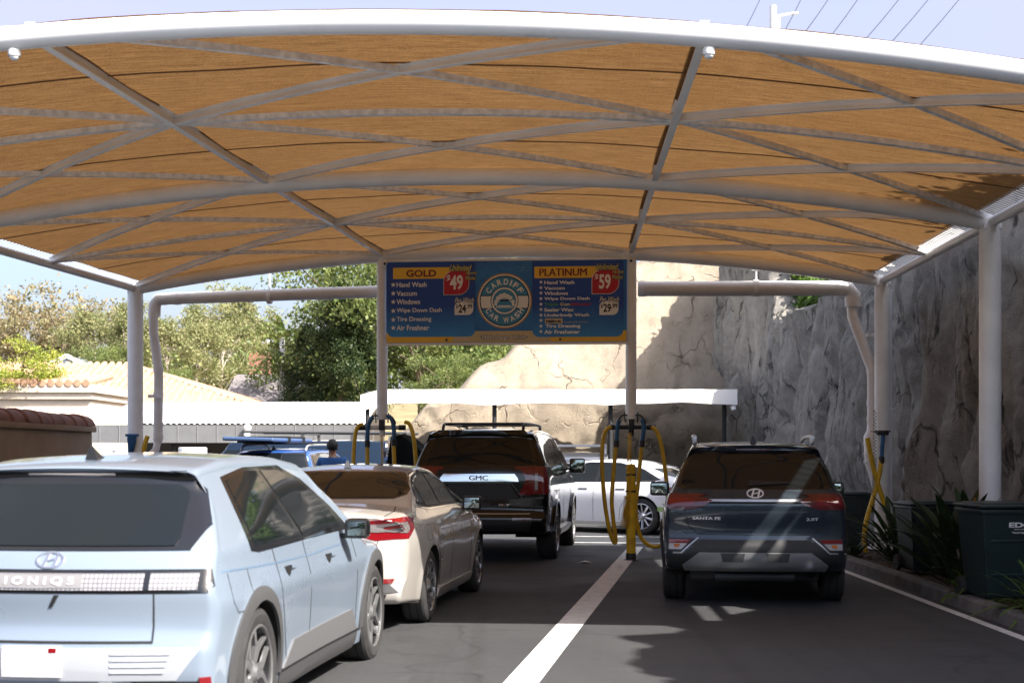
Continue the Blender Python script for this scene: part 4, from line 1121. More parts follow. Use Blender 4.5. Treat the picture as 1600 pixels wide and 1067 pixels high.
c.patch('rear_window_surround', [(-.60, 1.135), (.60, 1.135), (.69, 1.17), (.685, 1.24), (.60, 1.375), (-.60, 1.375), (-.685, 1.24), (-.69, 1.17)], 'R', M['gloss_black'], .003)
c.patch('rear_window', [(-.58, 1.148), (.58, 1.148), (.665, 1.18), (.66, 1.235), (.585, 1.36), (-.585, 1.36), (-.66, 1.235), (-.665, 1.18)], 'R', M['glass'], .006)
for e, d in ((1, 'S+'), (-1, 'S-')):
    a = c.patch('tail_light', [(e * .40, .955), (e * .60, .975), (e * .80, .985), (e * .80, .815), (e * .60, .80), (e * .42, .85)][::e], 'R', M['lamp_red'], .006)
    c.patch('tail_light_lens', [(e * .44, .935), (e * .80, .95), (e * .80, .885), (e * .62, .87), (e * .46, .88)][::e], 'R', M['lamp_grey'], .012, parent=a)
    sd = c.patch('tail_light', [(-.97, .985), (-.70, .998), (-.50, .975), (-.62, .885), (-.80, .815), (-.97, .81)], d, M['lamp_red'], .006)
    c.patch('tail_light_lens', [(-.96, .95), (-.72, .955), (-.75, .885), (-.84, .86), (-.96, .88)], d, M['lamp_grey'], .012, parent=sd)
    c.patch('tail_light_bar', [(-.76, .985), (-.54, .972), (-.64, .895), (-.72, .87)], d, M['lamp_dark'], .013, parent=sd)
    c.patch('bumper_corner', [(e * .44, .34), (e * .80, .36), (e * .70, .44), (e * .52, .455)][::e], 'R', M['clad'], .008)
    c.patch('reflector', [(e * .56, .475), (e * .76, .475), (e * .74, .435), (e * .56, .435)][::e], 'R', M['lamp_red'], .012)
c.patch('lower_bumper', [(-.70, .34), (.70, .34), (.66, .26), (-.66, .26)], 'R', M['clad_dark'], .008)
c.line('boot_gap', [(-.62, 1.02), (-.64, .86), (-.58, .64), (.58, .64), (.64, .86), (.62, 1.02)], 'R')
c.line('roof_gap', [(.60, .42), (.58, 1.2)], 'T', w=.012); c.line('roof_gap', [(-.60, .42), (-.58, 1.2)], 'T', w=.012)
c.line('boot_gap', [(.66, -.42), (.70, -.65), (.66, -1.02)], 'T', w=.008); c.line('boot_gap', [(-.66, -.42), (-.70, -.65), (-.66, -1.02)], 'T', w=.008)
p = c.patch('licence_plate', [(-.155, .70), (.155, .70), (.155, .85), (-.155, .85)], 'R', M['white'], .01)
for d in ('S+', 'S-'):
    c.patch('window_surround', [(.02, 1.07), (.16, 1.035), (.5, 1.015), (2.25, 1.0), (2.42, 1.01), (2.1, 1.14), (1.72, 1.30), (1.36, 1.375), (.9, 1.39), (.42, 1.345), (.10, 1.22)], d, M['chrome'], .003)
    c.patch('window_seal', [(.05, 1.075), (.18, 1.05), (.5, 1.03), (2.25, 1.015), (2.35, 1.02), (2.06, 1.14), (1.70, 1.285), (1.34, 1.358), (.9, 1.372), (.43, 1.328), (.12, 1.21)], d, M['black'], .005)
    c.patch('rear_side_window', [(.10, 1.09), (.5, 1.05), (1.08, 1.045), (1.08, 1.355), (.88, 1.355), (.45, 1.31), (.16, 1.20)], d, M['glass'], .009)
    c.patch('front_side_window', [(1.16, 1.045), (2.2, 1.035), (2.02, 1.14), (1.67, 1.272), (1.32, 1.342), (1.16, 1.352)], d, M['glass'], .009)
    c.line('window_bar', [(.40, 1.05), (.36, 1.30)], d, M['black'], .03, .012)
    c.line('door_gap', [(.26, 1.03), (.30, .82), (.46, .50), (.52, .26)], d); c.line('door_gap', [(1.12, 1.02), (1.15, .26)], d); c.line('door_gap', [(2.22, 1.0), (2.25, .6), (2.28, .26)], d)
    for y in (.42, 1.28):
        h = c.patch('door_handle', [(y, .915), (y + .2, .918), (y + .2, .89), (y, .886)], d, BE, .03, bulge=.006)
    c.patch('sill_trim', [(.45, .18), (2.4, .18), (2.4, .27), (.45, .27)], d, BE, .02)
    c.line('fuel_flap', [(-.18, .90), (-.02, .90), (-.02, .76), (-.18, .76), (-.18, .90)], d, w=.005)
    c.patch('fender_garnish', [(2.3, .93), (2.5, .925), (2.48, .905), (2.3, .905)], d, M['chrome'], .006)
c.mirror(2.12, 1.02, (.2, .12, .15), mat=M['black'])
c.fin(.52, BE)

# ---------------------------------------------------------------- 3. black full-size SUV
sil = [(-1.0, .42, .02, .06), (-1.12, .46, .08, .08), (-1.20, .56, .10, .08), (-1.20, .70, .10, .07), (-1.13, .74, .10, .07), (-1.13, .95, .09, .07), (-1.12, 1.2, .09, .07), (-1.09, 1.38, .09, .07), (-1.02, 1.60, .09, .07), (-.93, 1.82, .10, .07), (-1.0, 1.865, .10, .05), (-.85, 1.90, .08, .06), (-.3, 1.92, .05, .09), (.6, 1.93, .05, .1), (1.4, 1.91, .05, .1), (1.85, 1.86, .06, .1), (2.3, 1.62, .12, .1), (2.75, 1.33, .14, .08), (3.2, 1.27, .08, .08), (3.8, 1.18, .12, .1), (4.02, 1.02, .14, .12), (4.08, .75, .14, .1), (4.06, .45, .14, .08), (3.9, .34, .1, .06), (2.8, .34, .02, .05), (1.5, .34, .0, .05), (.4, .34, 0, .05)]
plan = [(-1.2, .955), (-.8, .99), (0, 1.0), (1.5, 1.0), (3.0, 1.0), (3.7, .985), (4.1, .90)]
vert = [(.3, .94), (.45, .97), (.8, .995), (1.0, 1.0), (1.2, .99), (1.32, .965), (1.40, .945), (1.6, .865), (1.8, .77), (1.95, .69)]
BK = paint('black_paint', (.003, .003, .0035), .0, .2)
c = Car('suv', 'black full-size SUV with chrome tailgate strip ahead of the beige sedan', 'car', (-.33, 21.05, -.02), R(7), sil, plan, vert, .995, [(0, .40, .40), (3.05, .40, .40)], BK, .455, .8, flare=.02)
c.wheel_set(1.74, .285, .27, 'six')
c.patch('rear_window_surround', [(-.80, 1.37), (.80, 1.37), (.77, 1.55), (.69, 1.80), (-.69, 1.80), (-.77, 1.55)], 'R', M['gloss_black'], .003)
c.patch('rear_window', [(-.76, 1.40), (.76, 1.40), (.73, 1.55), (.655, 1.785), (-.655, 1.785), (-.73, 1.55)], 'R', M['glass'], .006)
for e, d in ((1, 'S+'), (-1, 'S-')):
    a = c.patch('tail_light', [(e * .77, .99), (e * .935, .99), (e * .93, 1.37), (e * .77, 1.38)][::e], 'R', M['lamp_red'], .012)
    c.patch('tail_light_bar', [(e * .50, 1.34), (e * .76, 1.335), (e * .76, 1.38), (e * .52, 1.375)][::e], 'R', M['lamp_red'], .012, parent=a)
    c.patch('tail_light_lens', [(e * .785, 1.06), (e * .825, 1.05), (e * .825, 1.28), (e * .785, 1.28)][::e], 'R', M['lamp_clear'], .024, parent=a)
    c.patch('tail_light', [(-1.10, .98), (-1.0, 1.0), (-.96, 1.30), (-1.06, 1.36)], d, M['lamp_red'], .008)
    c.patch('reflector', [(e * .48, .66), (e * .74, .655), (e * .74, .625), (e * .48, .63)][::e], 'R', M['lamp_dark'], .01)
    c.patch('bumper_corner', [(e * .80, .84), (e * .95, .84), (e * .95, .92), (e * .80, .92)][::e], 'R', BK, .02)
c.patch('chrome_strip', [(-.56, 1.165), (.56, 1.165), (.545, 1.215), (.50, 1.27), (-.50, 1.27), (-.545, 1.215)], 'R', M['chrome'], .03)
M['badge_red'] = pmat('badge_dark_red', (.035, .008, .01), .3)
c.letters('lettering', 'GMC', -.135, .135, 1.185, 1.245, M['badge_red'], off=.036, bold=.03)
c.line('plate_recess', [(-.60, .93), (-.46, 1.145), (.46, 1.145), (.62, .93)], 'R', pmat('dark_edge', (.05, .055, .06), .25), .016, .01)
c.patch('plate_recess', [(-.56, .93), (-.43, 1.125), (.43, 1.125), (.57, .93)], 'R', M['clad_dark'], .004)
c.line('tailgate_gap', [(-.78, 1.36), (-.78, .76), (.78, .76), (.78, 1.36)], 'R', w=.012)
c.letters('lettering', 'SLT', .28, .44, .83, .855, M['chrome'], off=.008, bold=.03)
c.patch('tailgate_handle', [(-.16, .82), (.16, .82), (.16, .88), (-.16, .88)], 'R', M['clad_dark'], .008)
c.line('chrome_line', [(-.72, .715), (.72, .715)], 'R', M['silver_trim'], .014, .008)
c.patch('lower_bumper', [(-.75, .62), (.75, .62), (.70, .47), (-.70, .47)], 'R', M['clad_dark'], .006)
c.patch('roof_spoiler', [(-.70, 1.835), (.70, 1.835), (.68, 1.865), (-.68, 1.865)], 'R', BK, .03)
for d in ('S+', 'S-'):
    c.patch('window_surround', [(-.98, 1.40), (2.35, 1.36), (2.5, 1.38), (2.2, 1.62), (1.86, 1.80), (-.72, 1.81), (-.90, 1.6)], d, M['gloss_black'], .003)
    c.patch('quarter_window', [(-.90, 1.42), (.28, 1.405), (.22, 1.785), (-.68, 1.785), (-.83, 1.6)], d, M['glass'], .007)
    c.patch('rear_side_window', [(.38, 1.405), (1.22, 1.395), (1.20, 1.785), (.34, 1.785)], d, M['glass'], .007)
    c.patch('front_side_window', [(1.30, 1.395), (2.38, 1.39), (2.15, 1.59), (1.84, 1.775), (1.28, 1.785)], d, M['glass'], .007)
    c.line('window_sill_trim', [(-.95, 1.385), (2.4, 1.355)], d, M['chrome'], .016, .01)
    c.line('door_gap', [(.40, 1.36), (.42, 1.0), (.52, .75), (.55, .45)], d); c.line('door_gap', [(1.26, 1.36), (1.28, .45)], d); c.line('door_gap', [(2.42, 1.36), (2.45, .45)], d)
    for y in (.46, 1.36): c.patch('door_handle', [(y, 1.20), (y + .22, 1.20), (y + .22, 1.17), (y, 1.17)], d, M['chrome'], .03)
    c.patch('running_board', [(.5, .36), (2.5, .36), (2.5, .44), (.5, .44)], d, M['silver_trim'], .05)
    for k in (0, 1): archband(c, k, d, .45, .50, BK, .02, 0, 180)
for e in (-1, 1):
    MB().tube(spl([(e * .58, -.70, 1.90), (e * .58, -.62, 1.965), (e * .60, -.3, 1.985), (e * .60, 1.3, 1.985), (e * .58, 1.62, 1.95), (e * .58, 1.7, 1.88)], 6), .022, 8).build('roof_rail', M['black'], c.root)
for y in (-.45, 1.1): MB().tube([(-.60, y, 1.99), (.60, y, 1.99)], .016, 8).build('roof_crossbar', M['black'], c.root)
c.mirror(2.28, 1.36, (.25, .16, .24), mat=BK)
# open driver's door
d = MB(); op = [(0, .44), (0, 1.35), (.62, 1.80), (.82, 1.88), (1.05, 1.84), (1.12, 1.38), (1.10, .5), (1.0, .42)]
mt = Matrix.Translation((-1.0, 2.42, 0)) @ Matrix.Rotation(R(180 + 28), 4, 'Z')
d.prism(op, .11, mt); od = d.build('open_door', BK, c.root, ang=30); od['label'] = 'open front left door'
d = MB(); d.prism([(.16, 1.38), (.66, 1.74), (.82, 1.80), (.98, 1.77), (1.04, 1.38)], .135, mt @ Matrix.Translation((0, -.012, 0))); d.build('door_window', M['glass'], od)
d = MB(); d.prism([(.12, .55), (.12, 1.28), (1.0, 1.28), (.98, .55)], .135, mt @ Matrix.Translation((0, -.012, 0))); d.build('door_trim', M['clad_dark'], od)

# ---------------------------------------------------------------- 4. dark grey SUV on the right
sil = [(-.80, .36, .02, .05), (-.93, .40, .10, .08), (-1.0, .48, .12, .09), (-1.02, .62, .13, .09), (-.97, .68, .13, .08), (-.955, .80, .13, .07), (-.99, .92, .13, .07), (-.985, 1.08, .13, .07), (-.93, 1.155, .13, .06), (-.90, 1.19, .12, .07), (-.72, 1.44, .11, .09), (-.56, 1.60, .11, .07), (-.66, 1.625, .11, .05), (-.5, 1.645, .07, .07), (0, 1.67, .05, .09), (.6, 1.68, .05, .1), (1.2, 1.67, .05, .1), (1.7, 1.60, .07, .1), (2.15, 1.38, .12, .1), (2.6, 1.12, .16, .08), (3.0, 1.07, .1, .1), (3.5, .98, .18, .12), (3.68, .82, .22, .12), (3.72, .6, .22, .1), (3.7, .36, .2, .08), (3.5, .24, .1, .05), (2.4, .22, 0, .04), (1.4, .22, 0, .04), (.4, .22, 0, .04)]
plan = [(-1.02, .93), (-.6, .98), (0, 1.0), (1.4, .985), (2.7, 1.0), (3.2, .97), (3.75, .87)]
vert = [(.2, .93), (.38, .965), (.6, .99), (.82, 1.0), (.98, .985), (1.08, .95), (1.16, .90), (1.3, .835), (1.5, .735), (1.66, .645), (1.7, .62)]
GY = paint('graphite_paint', (.030, .042, .056), .4, .26)
c = Car('suv', 'dark graphite SUV with roof rails in the right lane, seen from behind', 'car', (2.55, 15.12, 0), R(7.6), sil, plan, vert, .945, [(0, .36, .36), (2.765, .36, .36)], GY, .41, .7, flare=.016)
c.wheel_set(1.64, .235, .25, 'six')
c.patch('rear_window_surround', [(-.72, 1.185), (.72, 1.185), (.785, 1.22), (.74, 1.40), (.64, 1.58), (-.64, 1.58), (-.74, 1.40), (-.785, 1.22)], 'R', M['gloss_black'], .003)
c.patch('rear_window', [(-.66, 1.20), (.66, 1.20), (.735, 1.245), (.71, 1.38), (.61, 1.545), (-.61, 1.545), (-.71, 1.38), (-.735, 1.245)], 'R', M['glass'], .007)
c.patch('brake_light_strip', [(-.18, 1.575), (.18, 1.575), (.18, 1.59), (-.18, 1.59)], 'R', M['lamp_dark'], .012)
c.patch('roof_spoiler', [(-.66, 1.575), (.66, 1.575), (.62, 1.625), (-.62, 1.625)], 'R', GY, .006)
c.patch('rear_wiper', [(-.06, 1.215), (.34, 1.235), (.34, 1.25), (-.06, 1.265)], 'R', M['black'], .022)
hbadge(c, 0, 1.145, .085, M['badge_w'], off=.008)
c.line('chrome_line', [(-.46, 1.075), (.46, 1.075)], 'R', M['silver_trim'], .022, .012); c.line('chrome_line_shadow', [(-.47, 1.055), (.47, 1.055)], 'R', M['gap'], .02, .006)
for e, d in ((1, 'S+'), (-1, 'S-')):
    a = c.patch('tail_light', [(e * .42, 1.075), (e * .56, 1.115), (e * .86, 1.135), (e * .875, 1.06), (e * .86, .985), (e * .64, .985), (e * .50, 1.02)][::e], 'R', M['lamp_dark'], .012)
    c.patch('tail_light_lens', [(e * .60, 1.02), (e * .85, 1.03), (e * .85, 1.10), (e * .60, 1.085)][::e], 'R', M['lamp_red'], .016, parent=a)
    b = c.patch('tail_light', [(-.90, 1.135), (-.66, 1.14), (-.48, 1.13), (-.6, 1.04), (-.9, .985)], d, M['lamp_dark'], .012)
    a = c.patch('bumper_light', [(e * .60, .695), (e * .86, .695), (e * .86, .565), (e * .74, .565)][::e], 'R', M['black'], .008)
    c.patch('bumper_light_red', [(e * .635, .68), (e * .85, .68), (e * .85, .645), (e * .665, .645)][::e], 'R', M['lamp_red'], .013, parent=a)
    c.patch('bumper_light_clear', [(e * .67, .64), (e * .85, .64), (e * .85, .585), (e * .73, .585)][::e], 'R', M['lamp_clear'], .013, parent=a)
    c.patch('bumper_light_amber', [(e * .74, .63), (e * .80, .63), (e * .80, .60), (e * .76, .60)][::e], 'R', M['lamp_amber'], .017, parent=a)
    c.line('bumper_light_trim', [(e * .56, .70), (e * .73, .553), (e * .90, .548)], 'R', M['silver_trim'], .014, .014)
c.patch('lower_bumper', [(-.54, .685), (.54, .685), (.72, .535), (.90, .53), (.88, .36), (-.88, .36), (-.90, .53), (-.72, .535)], 'R', M['clad_dark'], .004)
a = c.patch('skid_plate', [(-.55, .56), (.55, .56), (.72, .43), (.70, .375), (-.70, .375), (-.72, .43)], 'R', M['silver_trim'], .016)
for e in (-1, 1): c.patch('skid_plate_pocket', [(e * .10, .555), (e * .34, .555), (e * .32, .475), (e * .12, .475)][::e], 'R', M['clad'], .012 if 0 else .020, parent=a)
MB().tube([(.55, -.98, .36), (.55, -.6, .36)], .055, 14, caps=False).build('exhaust_tip', M['chrome'], c.root)
MB().box((0, -.5, .33), (1.3, .3, .14), bevel=.03).tube([(-.4, -.75, .30), (.4, -.7, .30)], .05, 10).build('undertray', M['clad_dark'], c.root)
c.line('tailgate_gap', [(-.70, .985), (-.66, .82), (-.56, .735), (.56, .735), (.66, .82), (.70, .985)], 'R')
c.letters('lettering', 'SANTA FE', -.62, -.34, .885, .915, M['badge_w'], off=.008, bold=.035); c.letters('lettering', '2.0T', .50, .62, .88, .908, M['badge_w'], off=.008, bold=.03)
for d in ('S+', 'S-'):
    c.patch('window_surround', [(-.62, 1.24), (-.3, 1.155), (2.15, 1.10), (2.32, 1.12), (2.0, 1.33), (1.66, 1.50), (1.3, 1.565), (.2, 1.575), (-.38, 1.525)], d, M['gloss_black'], .003)
    c.patch('quarter_window', [(-.52, 1.25), (-.22, 1.18), (.14, 1.17), (.12, 1.545), (-.32, 1.50)], d, M['glass'], .007)
    c.patch('rear_side_window', [(.20, 1.17), (1.02, 1.15), (1.02, 1.54), (.18, 1.545)], d, M['glass'], .007)
    c.patch('front_side_window', [(1.10, 1.15), (2.18, 1.13), (1.96, 1.31), (1.63, 1.475), (1.28, 1.535), (1.10, 1.54)], d, M['glass'], .007)
    c.line('door_gap', [(.20, 1.14), (.24, .9), (.44, .60), (.50, .3)], d); c.line('door_gap', [(1.06, 1.12), (1.10, .3)], d); c.line('door_gap', [(2.18, 1.09), (2.24, .3)], d)
    for y in (.34, 1.22): c.patch('door_handle', [(y, 1.0), (y + .2, 1.005), (y + .2, .975), (y, .97)], d, M['chrome'], .03)
    c.patch('sill_trim', [(.46, .24), (2.3, .24), (2.3, .38), (.46, .38)], d, M['clad_dark'], .012)
    for k in (0, 1): archband(c, k, d, .405, .465, M['clad_dark'], .014, -5, 185)
for e in (-1, 1):
    o = MB().tube(spl([(e * .60, -.48, 1.64), (e * .60, -.36, 1.715), (e * .62, 0, 1.725), (e * .62, 1.1, 1.715), (e * .60, 1.5, 1.64)], 6), .02, 8).build('roof_rail', M['silver_trim'], c.root)
    MB().box((e * .60, -.42, 1.68), (.05, .12, .1), bevel=.02).build('rail_foot', M['silver_trim'], o)
c.mirror(2.02, 1.12, (.23, .15, .17), mat=M['black'])
c.fin(-.3)

# ---------------------------------------------------------------- 5. white fastback crossing behind the bollard
sil = [(-.88, .26, .02, .05), (-.98, .34, .2, .08), (-1.02, .55, .24, .1), (-1.0, .80, .24, .1), (-1.0, .98, .22, .06), (-.95, 1.03, .18, .05), (-.6, 1.13, .12, .08), (-.1, 1.29, .10, .1), (.5, 1.40, .07, .1), (1.0, 1.43, .06, .1), (1.5, 1.41, .07, .1), (2.0, 1.25, .12, .1), (2.7, .98, .18, .1), (3.2, .88, .14, .12), (3.6, .72, .22, .12), (3.72, .52, .24, .1), (3.68, .28, .2, .08), (3.4, .18, .1, .05), (2.4, .17, 0, .04), (1.4, .17, 0, .04), (.4, .17, 0, .04)]
plan = [(-1.05, .90), (-.5, .97), (0, 1.0), (1.4, .985), (2.7, 1.0), (3.2, .96), (3.75, .84)]
vert = [(.15, .92), (.3, .96), (.55, .99), (.75, 1.0), (.88, .975), (.96, .935), (1.05, .86), (1.2, .76), (1.35, .66), (1.45, .58)]
WH = paint('white_paint', (.74, .74, .75), .0, .25)
c = Car('fastback', 'white fastback car crossing behind the yellow bollard', 'car', (2.95, 27.6, 0), R(-56), sil, plan, vert, .93, [(0, .345, .345), (2.9, .345, .345)], WH, .39)
c.wheel_set(1.60, .235, .24, 'multi')
c.patch('rear_window', [(-.55, 1.06), (.55, 1.06), (.62, 1.12), (.56, 1.25), (-.56, 1.25), (-.62, 1.12)], 'R', M['glass'], .005)
for e, d in ((1, 'S+'), (-1, 'S-')):
    c.patch('tail_light', [(e * .50, .93), (e * .84, .90), (e * .84, .84), (e * .56, .83)][::e], 'R', M['lamp_red'], .008)
    c.patch('tail_light', [(-.92, .93), (-.55, .90), (-.50, .87), (-.62, .835), (-.9, .82)], d, M['lamp_dark'], .009)
    c.patch('window_surround', [(-.36, 1.045), (-.2, 1.0), (2.35, .96), (2.5, .97), (2.1, 1.12), (1.7, 1.29), (1.3, 1.365), (.6, 1.355), (.05, 1.235)], d, M['gloss_black'], .003)
    c.patch('rear_side_window', [(-.22, 1.045), (1.0, 1.0), (.96, 1.34), (.6, 1.33), (.08, 1.215)], d, M['glass'], .007)
    c.patch('front_side_window', [(1.08, 1.0), (2.3, .985), (2.04, 1.11), (1.66, 1.27), (1.3, 1.34), (1.06, 1.345)], d, M['glass'], .007)
    c.line('door_gap', [(.24, 1.0), (.28, .75), (.46, .5), (.5, .26)], d); c.line('door_gap', [(1.04, .98), (1.08, .26)], d); c.line('door_gap', [(2.3, .95), (2.33, .26)], d)
    for y in (.36, 1.2): c.patch('door_handle', [(y, .865), (y + .2, .865), (y + .2, .84), (y, .84)], d, M['clad'], .006)
    c.patch('sill_trim', [(.45, .175), (2.45, .175), (2.45, .235), (.45, .235)], d, M['chrome'], .008)
    c.patch('bumper_corner', [(-.95, .24), (-.42, .20), (-.40, .30), (-.6, .42), (-.95, .48)], d, M['clad_dark'], .008)
    c.line('bumper_vent', [(-.62, .78), (-.70, .66), (-.74, .56)], d, w=.02)
    if e < 0: c.patch('green_sticker', [(-.50, .44), (-.34, .45), (-.34, .54), (-.47, .53)], d, pmat('green_sticker', (.30, .42, .16), .6), .004)
c.patch('lower_bumper', [(-.7, .44), (.7, .44), (.68, .28), (-.68, .28)], 'R', M['clad_dark'], .006)
c.mirror(2.15, .99, (.2, .12, .14), mat=M['black'])

# ---------------------------------------------------------------- 6. blue wagon with a long roof board, far left lane
sil = [(-.85, .34, .02, .05), (-.98, .42, .12, .08), (-1.02, .6, .14, .09), (-.98, .80, .14, .08), (-.97, 1.06, .13, .07), (-.90, 1.14, .12, .06), (-.62, 1.50, .11, .09), (-.55, 1.575, .10, .06), (-.3, 1.605, .06, .09), (.6, 1.63, .05, .1), (1.3, 1.61, .05, .1), (1.7, 1.54, .07, .1), (2.3, 1.24, .14, .1), (2.6, 1.10, .16, .08), (3.2, 1.0, .14, .12), (3.6, .85, .22, .12), (3.68, .6, .22, .1), (3.65, .34, .2, .08), (3.4, .24, .1, .05), (2.4, .22, 0, .04), (1.4, .22, 0, .04), (.4, .22, 0, .04)]
vert = [(.2, .93), (.4, .97), (.65, 1.0), (.85, .995), (1.0, .965), (1.08, .93), (1.2, .87), (1.4, .77), (1.6, .66), (1.66, .62)]
BL = paint('blue_paint', (.030, .10, .34), .35, .28)
c = Car('wagon', 'blue estate wagon with long blue board on its roof rack', 'car', (-4.12, 25.3, 0), R(7), sil, plan, vert, .92, [(0, .35, .35), (2.7, .35, .35)], BL, .40)
c.wheel_set(1.58, .225, .23, 'six')
c.patch('rear_window_surround', [(-.66, 1.13), (.66, 1.13), (.70, 1.3), (.60, 1.545), (-.60, 1.545), (-.70, 1.3)], 'R', M['gloss_black'], .003)
c.patch('rear_window', [(-.62, 1.16), (.62, 1.16), (.66, 1.3), (.57, 1.52), (-.57, 1.52), (-.66, 1.3)], 'R', M['glass'], .007)
for e, d in ((1, 'S+'), (-1, 'S-')):
    c.patch('tail_light', [(e * .55, .88), (e * .86, .88), (e * .84, 1.06), (e * .55, 1.04)][::e], 'R', M['lamp_red'], .008)
    c.patch('window_surround', [(-.55, 1.22), (-.4, 1.12), (2.2, 1.08), (2.35, 1.09), (1.7, 1.46), (1.3, 1.535), (.2, 1.55), (-.36, 1.51)], d, M['gloss_black'], .003)
    c.patch('quarter_window', [(-.46, 1.22), (-.34, 1.145), (.12, 1.14), (.12, 1.525), (-.30, 1.49)], d, M['glass'], .007)
    c.patch('rear_side_window', [(.19, 1.14), (1.02, 1.12), (1.02, 1.515), (.17, 1.525)], d, M['glass'], .007)
    c.patch('front_side_window', [(1.1, 1.12), (2.22, 1.1), (1.68, 1.44), (1.28, 1.51), (1.1, 1.515)], d, M['glass'], .007)
    MB().tube(spl([(e * .58, -.42, 1.58), (e * .58, -.3, 1.665), (e * .6, .2, 1.685), (e * .6, 1.1, 1.68), (e * .58, 1.45, 1.58)], 6), .02, 8).build('roof_rail', M['silver_trim'], c.root)
for y in (-.1, .95): MB().box((0, y, 1.715), (1.3, .06, .03), bevel=.008).build('roof_crossbar', M['black'], c.root)
c.mirror(2.05, 1.1, (.2, .12, .15), mat=BL); c.fin(-.35)
t = thing('roof_board', 'long blue board lying on the blue wagon roof rack', 'board', c.root.location + Vector((-.25, .35, 1.78)), R(-7))
MB().box((0, 0, 0), (.9, 2.6, .07), bevel=.03, seg=3, M=Matrix.Rotation(R(1.5), 4, 'Y')).build('board', pmat('board_blue', (.05, .09, .19), .4), t)
for y in (-.35, .6): MB().box((0, y, .0), (.98, .05, .12), bevel=.01).build('strap', M['black'], t)

# ---------------------------------------------------------------- 7. silver work van and 8. dark blue utility truck behind
def boxvan(name, label, loc, yaw, pm, L, W, H, rack=True, ladder=False, rackm=None):
    sil = [(-.95, .42, .02, .05), (-1.05, .5, .05, .06), (-1.05, .75, .05, .06), (-1.0, 1.2, .05, .06), (-.96, H - .12, .05, .07), (-.85, H, .06, .08), (.5, H + .03, .05, .1), (L - 2.3, H, .06, .1), (L - 1.75, H - .5, .12, .1), (L - 1.45, 1.15, .14, .1), (L - 1.15, 1.0, .14, .12), (L - 1.08, .6, .16, .1), (L - 1.15, .35, .1, .06), (1.5, .32, 0, .05)]
    plan = [(-1.1, .96), (0, 1.0), (L - 2.2, .99), (L - 1.05, .86)]
    vert = [(.3, .95), (.6, .99), (.9, 1.0), (1.2, .985), (H - .3, .90), (H, .84)]
    c = Car(name, label, 'van', loc, yaw, sil, plan, vert, W, [(0, .34, .34), (L - 1.95, .34, .34)], pm, .40, .8)
    c.wheel_set(W * 1.72, .22, .21, 'six', M['alloy'])
    for e, d in ((1, 'S+'), (-1, 'S-')):
        c.patch('rear_window', [(e * .06, 1.2), (e * (W - .2), 1.2), (e * (W - .24), H - .26), (e * .06, H - .26)][::e], 'R', M['glass'], .006)
        c.patch('tail_light', [(e * (W - .16), .85), (e * (W - .05), .85), (e * (W - .06), 1.25), (e * (W - .16), 1.25)][::e], 'R', M['lamp_red'], .01)
        c.patch('front_side_window', [(L - 3.05, 1.2), (L - 1.75, 1.15), (L - 2.25, H - .2), (L - 3.05, H - .2)], d, M['glass'], .007)
        for k in range(3): c.line('side_panel_line', [(-.6 + k * .95, 1.0), (-.6 + k * .95, H - .25), (.2 + k * .95, H - .25), (.2 + k * .95, 1.0), (-.6 + k * .95, 1.0)], d, M['gap'], .012)
    c.line('door_gap', [(0, .6), (0, H - .1)], 'R'); c.patch('bumper', [(-W + .1, .5), (W - .1, .5), (W - .1, .68), (-W + .1, .68)], 'R', M['clad'], .05)
    if rack:
        for e in (-1, 1): MB().tube([(e * W * .75, -.8, H + .17), (e * W * .75, L - 2.6, H + .2)], .03, 8).build('rack_rail', rackm or M['white_metal'], c.root)
        for y in (-.7, .4, 1.5):
            MB().box((0, y, H + .16), (W * 1.55, .06, .05)).box((W * .75, y, H + .07), (.05, .06, .2)).box((-W * .75, y, H + .07), (.05, .06, .2)).build('rack_bar', rackm or M['white_metal'], c.root)
    c.mirror(L - 2.0, 1.25, (.2, .14, .26), mat=M['black'])
    return c
boxvan('work_van', 'silver work van with white ladder rack right of the black SUV', (1.55, 34.0, -.25), R(3), paint('silver_paint', (.42, .42, .42), .5, .3), 4.6, .90, 1.80)
c = boxvan('utility_van', 'dark blue utility van with roof rack behind the man in blue', (-3.0, 31.6, -.15), R(-84), paint('navy_paint', (.005, .014, .03), .1, .3), 5.4, 1.0, 1.95, rackm=M['clad'])
t = thing('wire_rack', 'white wire shelf rack standing beside the dark blue van', 'rack', (-2.16, 27.2, 0), R(4))
m = MB()
for x in (-.24, .24):
    for y in (-.2, .2): m.box((x, y, .86), (.03, .03, 1.72))
m.build('frame', M['white_metal'], t)
for z in (.3, .6, .9, 1.12, 1.30, 1.48, 1.66): MB().box((0, 0, z), (.5, .42, .03), bevel=.004).build('shelf', M['white_metal'], t)
for z in (1.18, 1.36, 1.54): MB().box((.05, 0, z + .02), (.3, .3, .1), bevel=.01).build('shelf_bin', M['black'], t)
